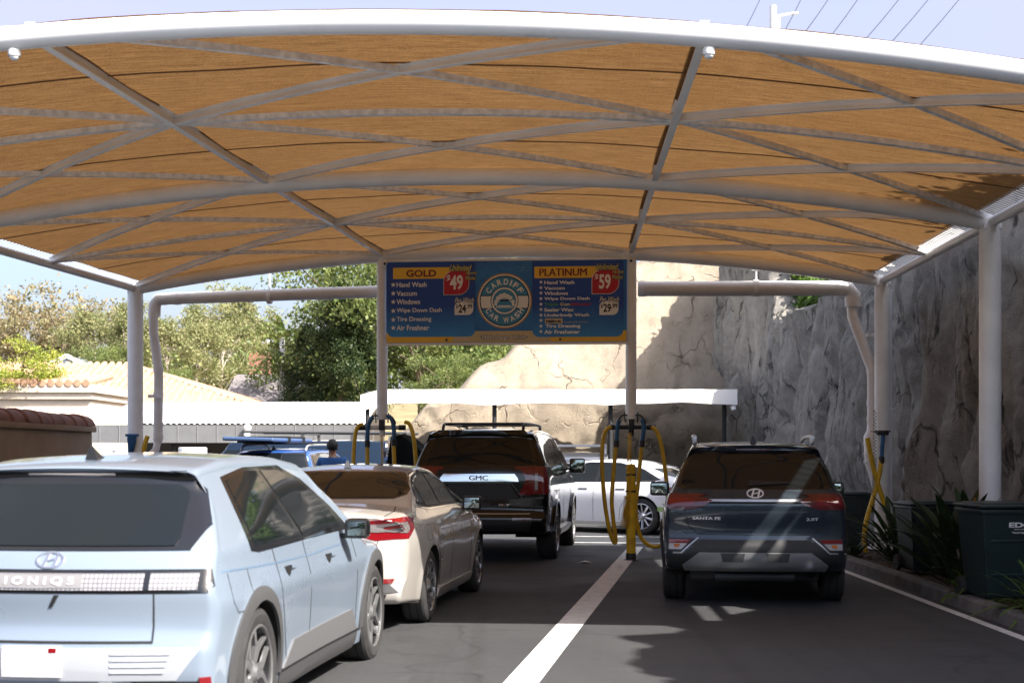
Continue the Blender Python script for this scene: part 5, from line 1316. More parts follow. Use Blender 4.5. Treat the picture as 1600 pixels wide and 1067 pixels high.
# ================================================================ PRICE SIGN
SA = math.atan2(DROP[1].y - DROP[0].y, DROP[1].x - DROP[0].x)
SCN = (DROP[0] + DROP[1]) / 2
SWD, SHT = 3.62, 1.22
sign = thing('price_sign', 'blue and yellow car wash price sign hung between the drop posts', 'sign', (SCN.x, SCN.y - .10, 3.2), SA)
def gx(x): return (x - 82) / 1418 * SWD - SWD / 2
def gz(y): return SHT - (y - 103) / 475 * SHT
def m_signblue():
    n = NT('sign_print'); v = n.tc.outputs['Object']; sep = n.n('SeparateXYZ'); n.l(v, sep.inputs[0])
    k = n.mix(n.rng(n.noise(n.mapping((.6, 1, 1.4)), 1.6, 3), .3, .7), (.010, .10, .40), (.03, .25, .60))
    vo = n.n('TexVoronoi'); vo.inputs['Scale'].default_value = 26; n.l(v, vo.inputs['Vector'])
    d = n.math('MULTIPLY', n.rng(vo.outputs[0], .12, .3, 1, 0), n.rng(n.noise(v, 5, 2), .5, .62))
    vo2 = n.n('TexVoronoi'); vo2.inputs['Scale'].default_value = 60; n.l(v, vo2.inputs['Vector'])
    d2 = n.rng(vo2.outputs[0], .1, .26, .6, 0)
    k = n.mix(n.math('MAXIMUM', n.math('MULTIPLY', d, .6), n.math('MULTIPLY', d2, .5)), k, (.30, .55, .72))
    n.col(k); n.b.inputs['Roughness'].default_value = .4; return n.m
SB = m_signblue()
def plain(name, col, r=.45): return pmat(name, col, r, var=.05, vscale=2)
P_NAVY = NT('sign_panel_blue')
_s = P_NAVY.n('SeparateXYZ'); P_NAVY.l(P_NAVY.tc.outputs['Object'], _s.inputs[0])
P_NAVY.col(P_NAVY.mix(P_NAVY.rng(P_NAVY.math('ADD', _s.outputs[2], P_NAVY.math('MULTIPLY', P_NAVY.noise(P_NAVY.tc.outputs['Object'], 2, 4), .35)), .15, .75, 1, 0), (.010, .065, .34), (.04, .31, .72)))
P_NAVY.b.inputs['Roughness'].default_value = .4; P_NAVY = P_NAVY.m
P_YEL = plain('sign_yellow', (.86, .52, .04)); P_RED = plain('sign_red', (.48, .01, .025)); P_WHT = plain('sign_white', (.86, .84, .78)); P_BLK = plain('sign_black', (.008, .008, .01)); P_MAR = plain('sign_maroon', (.17, .01, .025))
P_TEAL = plain('sign_teal', (.05, .28, .48)); P_DK = plain('sign_dark_blue', (.004, .02, .06)); P_CREAM = plain('sign_cream', (.62, .50, .28)); P_LY = plain('sign_light_yellow', (.80, .72, .25)); P_GRN = plain('sign_green', (.08, .34, .06)); P_RD2 = plain('sign_text_red', (.42, .02, .02)); P_OR = plain('sign_orange', (.55, .28, .02))
MB().box((0, .02, SHT / 2), (SWD, .03, SHT), bevel=.003).build('board', SB, sign)
m = MB()
for z in (-.02, SHT + .02): m.box((0, .02, z), (SWD + .06, .045, .035))
m.build('frame_rail', M['steel'], sign)
LV = [0]
def flat(name, poly, mat, lvl, parent=None, conv=True):
    if conv: poly = [(gx(a), gz(b)) for a, b in poly]
    t = bmesh.new(); f = t.faces.new([t.verts.new((a, .004 - lvl * .0016, b)) for a, b in poly]); t.normal_update()
    if f.normal.y > 0: bmesh.ops.reverse_faces(t, faces=[f])
    bmesh.ops.triangulate(t, faces=t.faces[:])
    me = bpy.data.meshes.new(name); t.to_mesh(me); t.free(); me.materials.append(mat); return link_mesh(name, me, parent or sign)
def words(txt, x0, x1, y0, y1, mat, lvl, bold=.02, shear=0, parent=None):
    return text_obj('lettering', txt, mat, gx(x0), gx(x1), gz(y1), gz(y0), bold, shear, parent=parent or sign, y=.004 - lvl * .0016)
def rrect(x0, y0, x1, y1, r, corners='1111'):
    o = []
    for k, (cx, cy, a) in enumerate(((x1 - r, y0 + r, -90), (x1 - r, y1 - r, 0), (x0 + r, y1 - r, 90), (x0 + r, y0 + r, 180))):
        if corners[k] == '1': o += arc(cx, cy, r, r, a, a + 90, 6)
        else: o.append(((x1 if k < 2 else x0), (y0 if k in (0, 3) else y1)))
    return o
flat('base_band', [(84, 512), (1498, 512), (1498, 576), (84, 576)], P_YEL, 5)
flat('base_band_fade', [(500, 514), (1030, 514), (1060, 574), (470, 574)], P_CREAM, 5.6)
flat('menu_panel', rrect(86, 108, 612, 543, 40, '0110'), P_NAVY, 6.2)
flat('menu_panel', rrect(948, 108, 1480, 549, 40, '0110'), P_NAVY, 6.2)
flat('header_band', [(124, 137), (470, 137), (440, 203), (124, 203)], P_YEL, 7); flat('header_band', [(960, 140), (1340, 140), (1310, 207), (960, 207)], P_YEL, 7)
words('GOLD', 203, 381, 151, 192, P_MAR, 8.4, .03); words('PLATINUM', 989, 1268, 152, 195, P_MAR, 8.4, .03)
def badge(x0, y0, x1, y1, s):
    b = flat('price_badge', rrect(x0 - 4, y0 - 4, x1 + 4, y1 + 4, s + 2, '1101' if 0 else '0101'), P_LY if 0 else P_WHT, 8)
    return b
def price(x0, y0, x1, y1, big, pts):
    flat('price_badge', rrect(x0 - 3, y0 - 3, x1 + 3, y1 + 3, 63, '0101'), P_WHT, 9)
    b = flat('price_badge', rrect(x0, y0, x1, y1, 60, '0101'), P_RED, 10)
    words('$', *pts[0], P_WHT, 11.4, .03); words(big, *pts[1], P_WHT, 11.4, .03)
price(427, 160, 574, 297, '49', [(443, 466, 182, 228), (462, 540, 184, 270)])
price(1298, 163, 1452, 300, '59', [(1314, 1334, 186, 228), (1338, 1406, 188, 274)])
for (x0, x1, y0, y1, ra, t) in ((490, 601, 338, 417, 30, '24'), (1340, 1451, 342, 424, 30, '29')):
    flat('price_badge', rrect(x0, y0, x1, y1, 34, '0101'), P_WHT, 9)
    words('$', x0 + 8, x0 + 20, y0 + 17, y0 + 43, P_BLK, 10.4, .02); words(t, x0 + 23, x0 + 68, y0 + 17, y0 + 66, P_BLK, 10.4, .03); words('.99', x0 + 70, x0 + 106, y0 + 16, y0 + 42, P_BLK, 10.4, .03)
for (x0, y0) in ((462, 124), (1322, 127)):
    words('Unlimited', x0 - 3, x0 + 135, y0 - 3, y0 + 39, P_BLK, 12, .075, .45); words('Unlimited', x0, x0 + 130, y0, y0 + 36, P_LY, 13.5, .005, .45)
    words('Monthly', x0 + 92, x0 + 165, y0 + 38, y0 + 64, P_BLK, 12, .07, .45); words('Monthly', x0 + 94, x0 + 162, y0 + 40, y0 + 62, P_LY, 13.5, .0, .45)
    words('Washes', x0 + 92, x0 + 158, y0 + 62, y0 + 92, P_BLK, 12, .07, .45); words('Washes', x0 + 94, x0 + 155, y0 + 65, y0 + 89, P_LY, 13.5, .0, .45)
for (x0, y0) in ((490, 315), (1340, 318)):
    words('Per Wash', x0 - 2, x0 + 118, y0 - 2, y0 + 34, P_BLK, 11, .07, .45); words('Per Wash', x0, x0 + 115, y0, y0 + 32, P_WHT, 12.4, .005, .45)
def star(cx, cy, r):
    flat('star', [(cx + (r if k % 2 == 0 else r * .42) * math.sin(k * math.pi / 5), cy - (r if k % 2 == 0 else r * .42) * math.cos(k * math.pi / 5)) for k in range(10)], P_WHT, 8)
for t, y0, y1, x1 in (('Hand Wash', 222, 251, 324), ('Vaccum', 273, 302, 266), ('Windows', 322, 352, 286), ('Wipe Down Dash', 374, 406, 414), ('Tire Dressing', 425, 458, 352), ('Air Freshner', 474, 505, 339)):
    star(125, (y0 + y1) / 2, 16); words(t, 145, x1, y0, y1, P_WHT, 8.4, .018)
for t, y0, y1, x1, mt in (('Hand Wash', 223, 243, 1195, P_WHT), ('Vaccum', 256, 275, 1138, P_WHT), ('Windows', 286, 306, 1157, P_WHT), ('Wipe Down Dash', 318, 340, 1284, P_WHT), ('Triple', 350, 372, 1098, P_GRN), ('Sealer Wax', 381, 402, 1191, P_WHT), ('Underbody Wash', 413, 436, 1280, P_WHT), (None, 445, 466, 0, None), ('Tire Dressing', 476, 501, 1230, P_WHT), ('Air Freshener', 508, 531, 1226, P_WHT)):
    star(999, (y0 + y1) / 2 - 3, 12)
    if t: words(t, 1018 if 'Tire' not in t else 1026, x1, y0, y1, mt, 8.4, .03)
words('Con', 1112, 1168, 350, 368, P_LY, 8.4, .03); words('ditioner', 1170, 1294, 350, 368, P_RD2, 8.4, .03)
flat('logo_box', [(1023, 442), (1126, 442), (1126, 471), (1023, 471)], P_CREAM, 8); words('rain-x', 1029, 1120, 447, 466, P_DK, 9.4, .05)
words('Complete Surface Protection', 1136, 1275, 458, 470, P_CREAM, 8.4, .0)
words('+$2 For Larger Vehicles', 643, 919, 534, 568, P_DK, 8, .06); words('+$2 For Larger Vehicles', 647, 915, 537, 565, P_WHT, 9.6, .01)
lg = flat('logo', arc(785, 337, 161, 161, 0, 360, 48)[:-1], P_OR, 7)
def disc(r, mat, lv): flat('logo_ring', arc(785, 337, r, r, 0, 360, 48)[:-1], mat, lv, lg)
disc(154, P_WHT, 8); disc(147, P_DK, 9); disc(140, P_TEAL, 10)
import math as _m
def wedge(r, y0, y1):
    a0 = _m.degrees(_m.asin((y0 - 337) / r)); a1 = _m.degrees(_m.asin((y1 - 337) / r))
    return arc(785, 337, r, r, a0, a1, 8) + arc(785, 337, r, r, 180 - a1, 180 - a0, 8)
flat('logo_bar', wedge(140, 303, 385), P_DK, 11, lg); flat('logo_bar', wedge(140, 309, 379), P_WHT, 12, lg)
disc(82, P_DK, 13); disc(78, P_WHT, 14); disc(68, P_DK, 15); disc(66, P_TEAL, 16)
def ringtext(txt, r, a0, a1, hgt, flip):
    wts = [{'I': .55, ' ': .6, 'W': 1.3}.get(ch, 1) for ch in txt]; tot = sum(wts); acc = 0
    for ch, wt in zip(txt, wts):
        a = R(lerp(a0, a1, (acc + wt / 2) / tot)); acc += wt
        if ch == ' ': continue
        ww = {'I': 9, 'W': 34}.get(ch, 27)
        o = text_obj('lettering', ch, P_WHT, -ww / 2, ww / 2, -hgt / 2, hgt / 2, .03)
        up = Vector((math.cos(a), -math.sin(a))) * (-1 if flip else 1); rt = Vector((-up.y, up.x))
        cx, cy = 785 + r * math.cos(a), 337 - r * math.sin(a)
        for v in o.data.vertices:
            x = cx + rt.x * v.co.x + up.x * v.co.z; y = cy + rt.y * v.co.x + up.y * v.co.z
            v.co = Vector((gx(x), .004 - 11.6 * .0016, gz(y)))
        if True: o.data.flip_normals()
        o.parent = lg
ringtext('CARDIFF', 111, 157, 23, 34, False); ringtext('CAR WASH', 111, 203, 337, 32, True)
flat('logo_car', [(738, 378), (736, 352), (748, 338), (758, 322), (812, 322), (822, 338), (834, 352), (832, 378)], P_WHT, 17, lg)
flat('logo_car_body', [(742, 374), (740, 354), (750, 342), (761, 327), (809, 327), (820, 342), (830, 354), (828, 374)], P_TEAL, 18, lg)
flat('logo_car_window', [(756, 340), (764, 330), (806, 330), (814, 340)], P_DK, 19, lg); flat('logo_car_bumper', [(748, 364), (822, 364), (822, 372), (748, 372)], P_WHT, 19, lg)
for cx, cy, r in ((748, 322, 13), (765, 310, 14), (785, 306, 15), (805, 312, 13), (822, 320, 11), (735, 340, 10), (836, 342, 11), (733, 356, 9), (839, 360, 8)):
    flat('logo_foam', arc(cx, cy, r, r, 0, 360, 14)[:-1], P_WHT, 20, lg)
for x in (443, 1112): MB().tube([(gx(x), .0, gz(563)), (gx(x), -.03, gz(563))], .018, 10).build('bolt', M['alloy_dark'], sign)
for x in (-SWD / 2 - .04, SWD / 2 + .04):
    for z in (.1, SHT - .1): MB().box((x, .06, z), (.12, .06, .05)).build('bracket', M['galv'], sign)
# ================================================================ PLANTS, BINS, PEOPLE
GL = {'euc': leafmat('eucalyptus_leaf', (.16, .19, .07), (.30, .28, .135)), 'olive': leafmat('olive_leaf', (.19, .185, .085), (.34, .265, .16)), 'bright': leafmat('bright_leaf', (.20, .26, .035), (.36, .37, .07)),
      'dark': leafmat('dark_leaf', (.03, .055, .02), (.075, .105, .035)), 'mid': leafmat('mid_leaf', (.085, .13, .035), (.21, .24, .075)), 'plant': leafmat('plant_leaf', (.018, .038, .013), (.04, .075, .025), .25), 'lime': leafmat('lime_leaf', (.06, .115, .02), (.12, .19, .035), .3)}
def crown_mesh(name, rng, clumps, n, size, mat, lean=1.0):
    """leaf-sized faces scattered through clumps (x, y, z, rx, rz, weight)"""
    vs = []; fs = []
    tw = sum(c[5] for c in clumps)
    for c in clumps:
        k = int(n * c[5] / tw)
        sub = []
        for _ in range(max(3, k // 70)):
            a = rng.uniform(0, 6.283); r = rng.random() ** .45; h = rng.uniform(-1, 1); q = math.sqrt(max(0, 1 - h * h))
            sub.append((c[0] + math.cos(a) * r * q * c[3], c[1] + math.sin(a) * r * q * c[3], c[2] + h * r * c[4]))
        for _ in range(k):
            s0 = rng.choice(sub); sg = .30 * min(c[3], c[4]) + .12
            p = Vector((s0[0] + rng.gauss(0, sg), s0[1] + rng.gauss(0, sg), s0[2] + rng.gauss(0, sg * .75)))
            d = Vector((rng.gauss(0, 1), rng.gauss(0, 1), rng.gauss(0, 1) - .4 * lean)).normalized(); e = d.cross(Vector((rng.gauss(0, 1), rng.gauss(0, 1), rng.gauss(0, 1)))).normalized()
            L = size * rng.uniform(.6, 1.4); w = L * .32; i = len(vs)
            vs += [p - d * L * .5, p + e * w, p + d * L * .5, p - e * w]; fs.append((i, i + 1, i + 2, i + 3))
    me = bpy.data.meshes.new(name); me.from_pydata([tuple(v) for v in vs], [], fs); me.materials.append(mat); return me
def limbs(rng, pts, r0, h, nl, top):
    m = MB(); trunk = [(0, 0, -.5)]; x = y = 0
    for i in range(1, 6): x += rng.uniform(-.12, .12) * h * .15; y += rng.uniform(-.12, .12) * h * .1; trunk.append((x, y, h * i / 5))
    m.tube(trunk, [lerp(r0, r0 * .35, i / 5) for i in range(6)], 8)
    for c in top[:nl]:
        k = rng.randint(1, 4); s = Vector(trunk[k]); e = Vector(c[:3]); mid = (s + e) / 2 + Vector((rng.uniform(-.3, .3), rng.uniform(-.3, .3), rng.uniform(0, .4)))
        m.tube([s, mid, e], [r0 * .42, r0 * .28, r0 * .1], 6)
    return m
PROTO = {}
def tree(kind, label, x, y, z, sc, group='trees on the hillside behind the carport', rot=None, name='tree', seed=None, sz=None):
    if kind not in PROTO:
        rng = random.Random(hash_(kind))
        spec = TREES[kind]; cl = spec['clumps'](rng)
        t = thing(name, label, 'tree', (0, 0, 0), 0, group)
        lo = min(cl, key=lambda c: c[2])[2]
        limbs(rng, None, spec['r'], spec['h'], spec.get('nl', 8), cl).build('trunk', M[spec['bark']], t)
        me = crown_mesh('crown', rng, cl, spec['n'], spec['leaf'], GL[spec['mat']], spec.get('lean', 1)); link_mesh('crown', me, t)
        PROTO[kind] = t; o = t
    else:
        o = copy_tree(PROTO[kind]); o.name = name
    o.location = (x, y, z); o.rotation_euler = (0, 0, rot if rot is not None else random.uniform(0, 6.28))
    o.scale = (sc, sc, sz or sc); tag(o, label, 'tree', group); return o
def hash_(s): return sum(ord(ch) * (i + 3) for i, ch in enumerate(s))
def cl_round(h, w, k, zb=.35):
    def f(r): return [(r.gauss(0, w * .36), r.gauss(0, w * .36), r.uniform(h * zb, h * .95), w * r.uniform(.2, .36), h * r.uniform(.07, .15), r.uniform(.6, 1.3)) for _ in range(k)]
    return f
def cl_cone(h, w, k):
    def f(r):
        o = []
        for i in range(k):
            t = r.random() ** .8; ww = w * (1 - t) ** .7 * .5; a = r.uniform(0, 6.28); q = r.random() ** .5
            o.append((math.cos(a) * ww * q, math.sin(a) * ww * q, h * (.08 + .9 * t), .16 * w * (1.2 - t), .09 * h, 1.1 - .5 * t))
        return o
    return f
TREES = {
    'euc': dict(h=8, r=.22, n=11000, leaf=.26, mat='euc', bark='bark_pale', clumps=cl_round(10, 6, 20, .4), nl=14),
    'euc_tall': dict(h=10, r=.20, n=8500, leaf=.26, mat='euc', bark='bark_pale', clumps=cl_round(13, 4.0, 18, .35), nl=14),
    'olive': dict(h=7, r=.25, n=13000, leaf=.26, mat='olive', bark='bark', clumps=cl_round(9, 9, 26, .2), nl=12),
    'bright': dict(h=3, r=.14, n=7000, leaf=.16, mat='bright', bark='bark', clumps=cl_round(4.6, 4.2, 20, .22), nl=10),
    'dark': dict(h=9, r=.35, n=42000, leaf=.2, mat='dark', bark='bark', clumps=cl_cone(11, 8, 46), nl=12),
    'mid': dict(h=6, r=.22, n=18000, leaf=.19, mat='mid', bark='bark', clumps=cl_round(8, 6.5, 28, .12), nl=12),
}
def at(px, py, Y): p = pix(px, py, Y); return p
def plant_tree(kind, label, px, base_py, Y, sc, **kw):
    p = pix(px, base_py, Y); return tree(kind, label, p.x, Y, min(p.z, hillf(p.x, Y) if Y > 50 else p.z), sc, **kw)
H0 = dict(euc=10, euc_tall=13, olive=9, bright=4.6, dark=11, mid=8)
def tree_top(kind, label, px, top_py, base_py, Y, **kw):
    """stands where base_py/px say at Y metres, grown to reach top_py"""
    a = pix(px, base_py, Y); b = pix(px, top_py, Y); sc = (b.z - a.z) / H0[kind]
    return tree(kind, label, a.x, Y, a.z, sc, **kw)
for kind, lab, px, tp, bp, Y in (
    ('bright', 'bushy bright green citrus tree at the far left above the tile coping', 35, 528, 625, 46),
    ('olive', 'wide dusty brown eucalyptus behind the bushy green tree', 95, 462, 640, 96),
    ('olive', 'dusty grey green tree cut by the left edge of the photo', 5, 478, 640, 100),
    ('euc', 'pale eucalyptus beside the blue grey gable roof', 150, 490, 632, 84),
    ('euc_tall', 'narrow tall eucalyptus just left of the rear left post', 197, 468, 632, 80),
    ('mid', 'rounded green tree low behind the rear left post', 185, 540, 640, 74),
    ('euc', 'broad eucalyptus just right of the rear left post', 262, 500, 640, 74),
    ('euc_tall', 'loose eucalyptus with pale bare trunks in the middle of the grove', 305, 470, 640, 76),
    ('euc_tall', 'tallest thin eucalyptus rising above the horizontal pipe', 378, 445, 640, 88),
    ('euc', 'spreading eucalyptus below the pipe hanger', 345, 505, 640, 80),
    ('mid', 'yellow green shrub tree right of the shingle roof', 452, 528, 612, 90),
    ('euc', 'feathery eucalyptus left of the dark tree', 420, 505, 640, 94),
    ('mid', 'low green tree below the eucalyptus trunks', 285, 575, 640, 66),
    ('dark', 'big dark dense evergreen tree left of the left drop post', 535, 445, 660, 56),
    ('dark', 'smaller dark evergreen standing left of the big dark tree', 482, 510, 650, 58),
    ('mid', 'sunlit green tree rising behind the left drop post', 585, 392, 660, 60),
    ('mid', 'green tree behind the left half of the price sign', 660, 385, 660, 58),
    ('mid', 'green tree behind the middle of the price sign', 745, 388, 640, 60),
    ('mid', 'green tree behind the right end of the price sign', 850, 390, 600, 64),
    ('mid', 'low bushy tree far left behind the tile roof', 130, 545, 640, 88),
    ('mid', 'rounded bushy tree between the left post and the pale trunks', 238, 545, 645, 86),
    ('mid', 'low bushy tree right of the pale trunks', 330, 560, 645, 84),
    ('mid', 'low bushy tree behind the shingle house roof', 395, 555, 645, 86),
    ('olive', 'distant dusty tree between the two eucalyptus crowns', 300, 505, 640, 104),
    ('mid', 'light green bush on the rock slope under the price sign', 700, 552, 650, 46)):
    tree_top(kind, lab, px, tp, bp, Y)
# palm
t = thing('palm_tree', 'small palm with arching fronds among the eucalyptus', 'tree', pix(440, 640, 90)); hp = 4.6
MB().tube([(0, 0, 0), (.1, 0, hp)], [.2, .14], 8).build('trunk', M['bark'], t)
def blade(m, base, az, el, L, w, droop, n=7, fold=.15):
    p = Vector(base); d = Vector((math.cos(az) * math.cos(el), math.sin(az) * math.cos(el), math.sin(el))); side = Vector((-math.sin(az), math.cos(az), 0)); A = []; B = []; Cc = []
    for i in range(n + 1):
        f = i / n; ww = w * (math.sin(math.pi * min(1, .12 + .88 * f) ** .8) ** .7 if f < 1 else .02)
        c = m.bm.verts.new(p - Vector((0, 0, fold * ww))); A.append(m.bm.verts.new(p + side * ww)); B.append(m.bm.verts.new(p - side * ww)); Cc.append(c)
        p = p + d * (L / n); d = (d + Vector((0, 0, -droop / n))).normalized()
    for i in range(n):
        m.bm.faces.new((A[i], A[i + 1], Cc[i + 1], Cc[i])); m.bm.faces.new((Cc[i], Cc[i + 1], B[i + 1], B[i]))
m = MB(); rng = random.Random(3)
for k in range(26):
    az = rng.uniform(0, 6.28); el = rng.uniform(.1, 1.3)
    blade(m, (.1, 0, hp), az, el, 2.0, .22, 1.6)
m.build('crown', GL['lime'], t)

# planting bed on the right
def clump(name, label, cat, p, n, L, w, el, droop, mat, seed, stems=0, group=None, flowers=0):
    rng = random.Random(seed); t = thing(name, label, cat, p, 0, group); m = MB()
    for k in range(n):
        az = rng.uniform(0, 6.28); e = rng.uniform(*el); b = (rng.uniform(-.12, .12), rng.uniform(-.12, .12), 0)
        if stems:
            Ls = L * rng.uniform(.4, .75); d = Vector((math.cos(az) * math.cos(e), math.sin(az) * math.cos(e), math.sin(e))); tip = Vector(b) + d * Ls
            m.tube([b, tip], .009, 5); blade(m, tip, az, e * .8, L * .55, w * rng.uniform(.7, 1.2), droop)
        else: blade(m, b, az, e, L * rng.uniform(.6, 1.1), w * rng.uniform(.6, 1.2), droop)
    m.build('leaves', GL[mat], t, ang=80, norm=False)
    for k in range(flowers):
        az = rng.uniform(3.4, 6.0); q = Vector((math.cos(az) * .22, math.sin(az) * .3, L * rng.uniform(.62, .85)))
        f = MB().tube([(0, 0, 0), q], .008, 5); f.build('flower_stem', GL['plant'], t)
        f = MB()
        for j in range(5): blade(f, q, az + rng.uniform(-.5, .5), rng.uniform(.3, 1.3), .14, .022, .2, 4)
        f.build('flower', pmat('orange_petal', (.60, .20, .015), .5), t, norm=False)
    return t
BG = 'plants in the bed below the rock wall'
clump('bird_of_paradise', 'large dark bird of paradise plant with orange flowers before the middle bin', 'plant', (4.93, 15.6, .1), 80, 1.0, .05, (.35, 1.4), .55, 'plant', 1, 1, BG, 3)
clump('bird_of_paradise', 'leafy dark plant at the foot of the rear right post', 'plant', (5.12, 18.9, .1), 50, .8, .045, (.4, 1.4), .6, 'plant', 2, 1, BG, 1)
clump('bird_of_paradise', 'dark upright plant beside the rearmost bin', 'plant', (4.95, 22.3, .1), 40, .9, .045, (.7, 1.45), .4, 'plant', 5, 1, BG, 1)
clump('fern_plant', 'low fern clump on the mulch left of the nearest bin', 'plant', (4.66, 14.45, .1), 60, .42, .03, (.1, 1.2), 1.2, 'lime', 3, 0, BG)
clump('fern_plant', 'grassy fern clump in front of the nearest bin', 'plant', (4.78, 12.85, .1), 80, .62, .022, (.3, 1.3), 1.3, 'lime', 4, 0, BG)
clump('fern_plant', 'bright green broad leaf plant at the lower right edge', 'plant', (5.02, 12.55, .1), 40, .55, .05, (.3, 1.3), .8, 'lime', 6, 0, BG)
clump('fern_plant', 'small weed clump at kerb behind the dark SUV', 'plant', (4.75, 19.9, .1), 50, .4, .02, (.3, 1.3), 1.0, 'plant', 8, 0, BG)
# leaf litter
m = MB(); rng = random.Random(11)
for k in range(1500):
    y = rng.uniform(11, 24); x = kx(y) + .17 + abs(rng.gauss(0, .5)); a = rng.uniform(0, 6.28); s = rng.uniform(.012, .035); z = .13 + .02 * rng.random()
    m.vf([(x - s * math.cos(a), y - s * math.sin(a), z), (x + .4 * s * math.sin(a), y - .4 * s * math.cos(a), z + .012), (x + s * math.cos(a), y + s * math.sin(a), z + .006), (x - .4 * s * math.sin(a), y + .4 * s * math.cos(a), z + .01)], [(0, 1, 2, 3)])
tag(m.build('leaf_litter', pmat('dry_leaf', (.10, .065, .03), .8, var=.4, vscale=30), norm=False), kind='stuff')
# bushes along the top of the rock wall
m = MB(); rng = random.Random(12); vs = []; fs = []
for k in range(9000):
    y = rng.choice((rng.gauss(29.3, 1.7), rng.uniform(13, 36), rng.uniform(24, 34))); top = wall_top(y); q = 6.3 - (y - 12) * .03
    hump = (.5 if y > 24 else .15) + (.8 if y > 24 else .2) * max(0, fbm((y * .7, 4, 2), 3)) + .3
    p = Vector((q + .5 + abs(rng.gauss(0, 1.1)), y, top + rng.random() ** 1.3 * hump)); d = Vector((rng.gauss(0, 1), rng.gauss(0, 1), rng.gauss(0, 1))).normalized(); e = d.orthogonal().normalized(); L = rng.uniform(.08, .2)
    i = len(vs); vs += [p - d * L, p + e * L * .4, p + d * L, p - e * L * .4]; fs.append((i, i + 1, i + 2, i + 3))
for k in range(5200):
    cy_, cz_, rr = rng.choice(((12.6, 6.2, .7), (13.6, 6.6, .8), (14.6, 6.2, .6)))
    q = 6.3 - (cy_ - 12) * .03
    p = Vector((q + .9 + rng.gauss(0, .35), cy_ + rng.gauss(0, rr * .45), cz_ + rng.gauss(0, .42))); d = Vector((rng.gauss(0, 1), rng.gauss(0, 1), rng.gauss(0, 1))).normalized(); e = d.orthogonal().normalized(); L = rng.uniform(.08, .18)
    i = len(vs); vs += [p - d * L, p + e * L * .4, p + d * L, p - e * L * .4]; fs.append((i, i + 1, i + 2, i + 3))
me = bpy.data.meshes.new('wall_top_shrubs'); me.from_pydata([tuple(v) for v in vs], [], fs); me.materials.append(GL['lime']); tag(link_mesh('wall_top_shrubs', me), kind='stuff')
m = MB()
for k in range(7): m.tube([(6.4, 27 + k * .8, 4.6), (6.4, 27 + k * .8, 5.9)], .03, 8)
for z in (5.0, 5.4, 5.8): m.tube([(6.4, 26.6, z), (6.4, 32.4, z)], .02, 6)
t = thing('railing', 'pale thin railing behind the dip in the rock wall', 'railing', (.9, 0, 0)); m.build('rails', M['white_metal'], t)

# bins
def bin_(label, p, rz, w, d, h, text):
    t = thing('wheelie_bin', label, 'bin', p, rz, 'green wheelie bins by the rock wall')
    m = MB(); A = [(-w * .41, -d * .40), (w * .41, -d * .40), (w * .41, d * .40), (-w * .41, d * .40)]; B = [(-w * .5, -d * .5), (w * .5, -d * .5), (w * .5, d * .5), (-w * .5, d * .5)]
    m.vf([(x, y, .03) for x, y in A] + [(x, y, h * .93) for x, y in B], [(0, 1, 5, 4), (1, 2, 6, 5), (2, 3, 7, 6), (3, 0, 4, 7), (3, 2, 1, 0), (4, 5, 6, 7)])
    bmesh.ops.bevel(m.bm, geom=m.bm.edges[:], offset=.025, segments=3, affect='EDGES')
    m.box((0, 0, h * .915), (w * 1.04, d * 1.04, h * .045), bevel=.012)
    b = m.build('body', M['bin'], t, ang=35)
    m = MB().box((0, .0, h * .965), (w * 1.07, d * 1.09, .035), bevel=.014, seg=3).box((0, 0, h * .985), (w * .9, d * .85, .03), bevel=.014); lid = m.build('lid', M['bin'], t, ang=40)
    MB().tube([(-w * .3, d * .62, h * .92), (w * .3, d * .62, h * .92)], .016, 8).build('handle', M['bin'], t)
    for sx in (-1, 1): MB().tube([(sx * w * .42, d * .42, .1), (sx * w * .5, d * .42, .1)], .1, 18).build('wheel', M['rubber'], t)
    for zz in (.28, .62): 
        MB().box((0, -d * .40 - d * .10 * (zz / .93) * .98 , h * zz), (w * .74, .02, .025), bevel=.008).build('rib', M['bin'], b)
    if text:
        def f(txt, x0, x1, z0, z1, bold=0, sh=0):
            o = text_obj('lettering', txt, M['white'], x0, x1, z0, z1, bold, sh); o.parent = b
            for v in o.data.vertices:
                v.co.y = -d * (.40 + .10 * ((v.co.z - .03) / (h * .93 - .03))) - .004
        f('EDCO', -.10, .21, .725, .775, .04); f('edcodisposal.com', -.05, .21, .70, .715, .02); f('"We\'ll Take Care of It"', -.07, .21, .665, .685, .02)
    return t
bin_('nearest green bin lettered EDCO at the right edge of the photo', (4.86, 14.02, .11), R(2), .72, .74, .96, True)
bin_('middle dark green bin half hidden by the bird of paradise plant', (5.02, 17.2, .11), R(4), .60, .62, .86, False)
bin_('rearmost dark green bin beside the crooked downpipe', (5.22, 21.75, .11), R(-3), .42, .5, .84, False)
t = thing('litter', 'crumpled white paper scrap on asphalt left of the bollard', 'litter', (1.02, 20.0, .006)); m = MB(); m.vf([(-.1, 0, 0), (0, -.05, .02), (.11, .01, 0), (.02, .05, .025), (0, 0, .03)], [(0, 1, 4), (1, 2, 4), (2, 3, 4), (3, 0, 4), (0, 3, 2, 1)]); m.build('paper', M['white'], t)

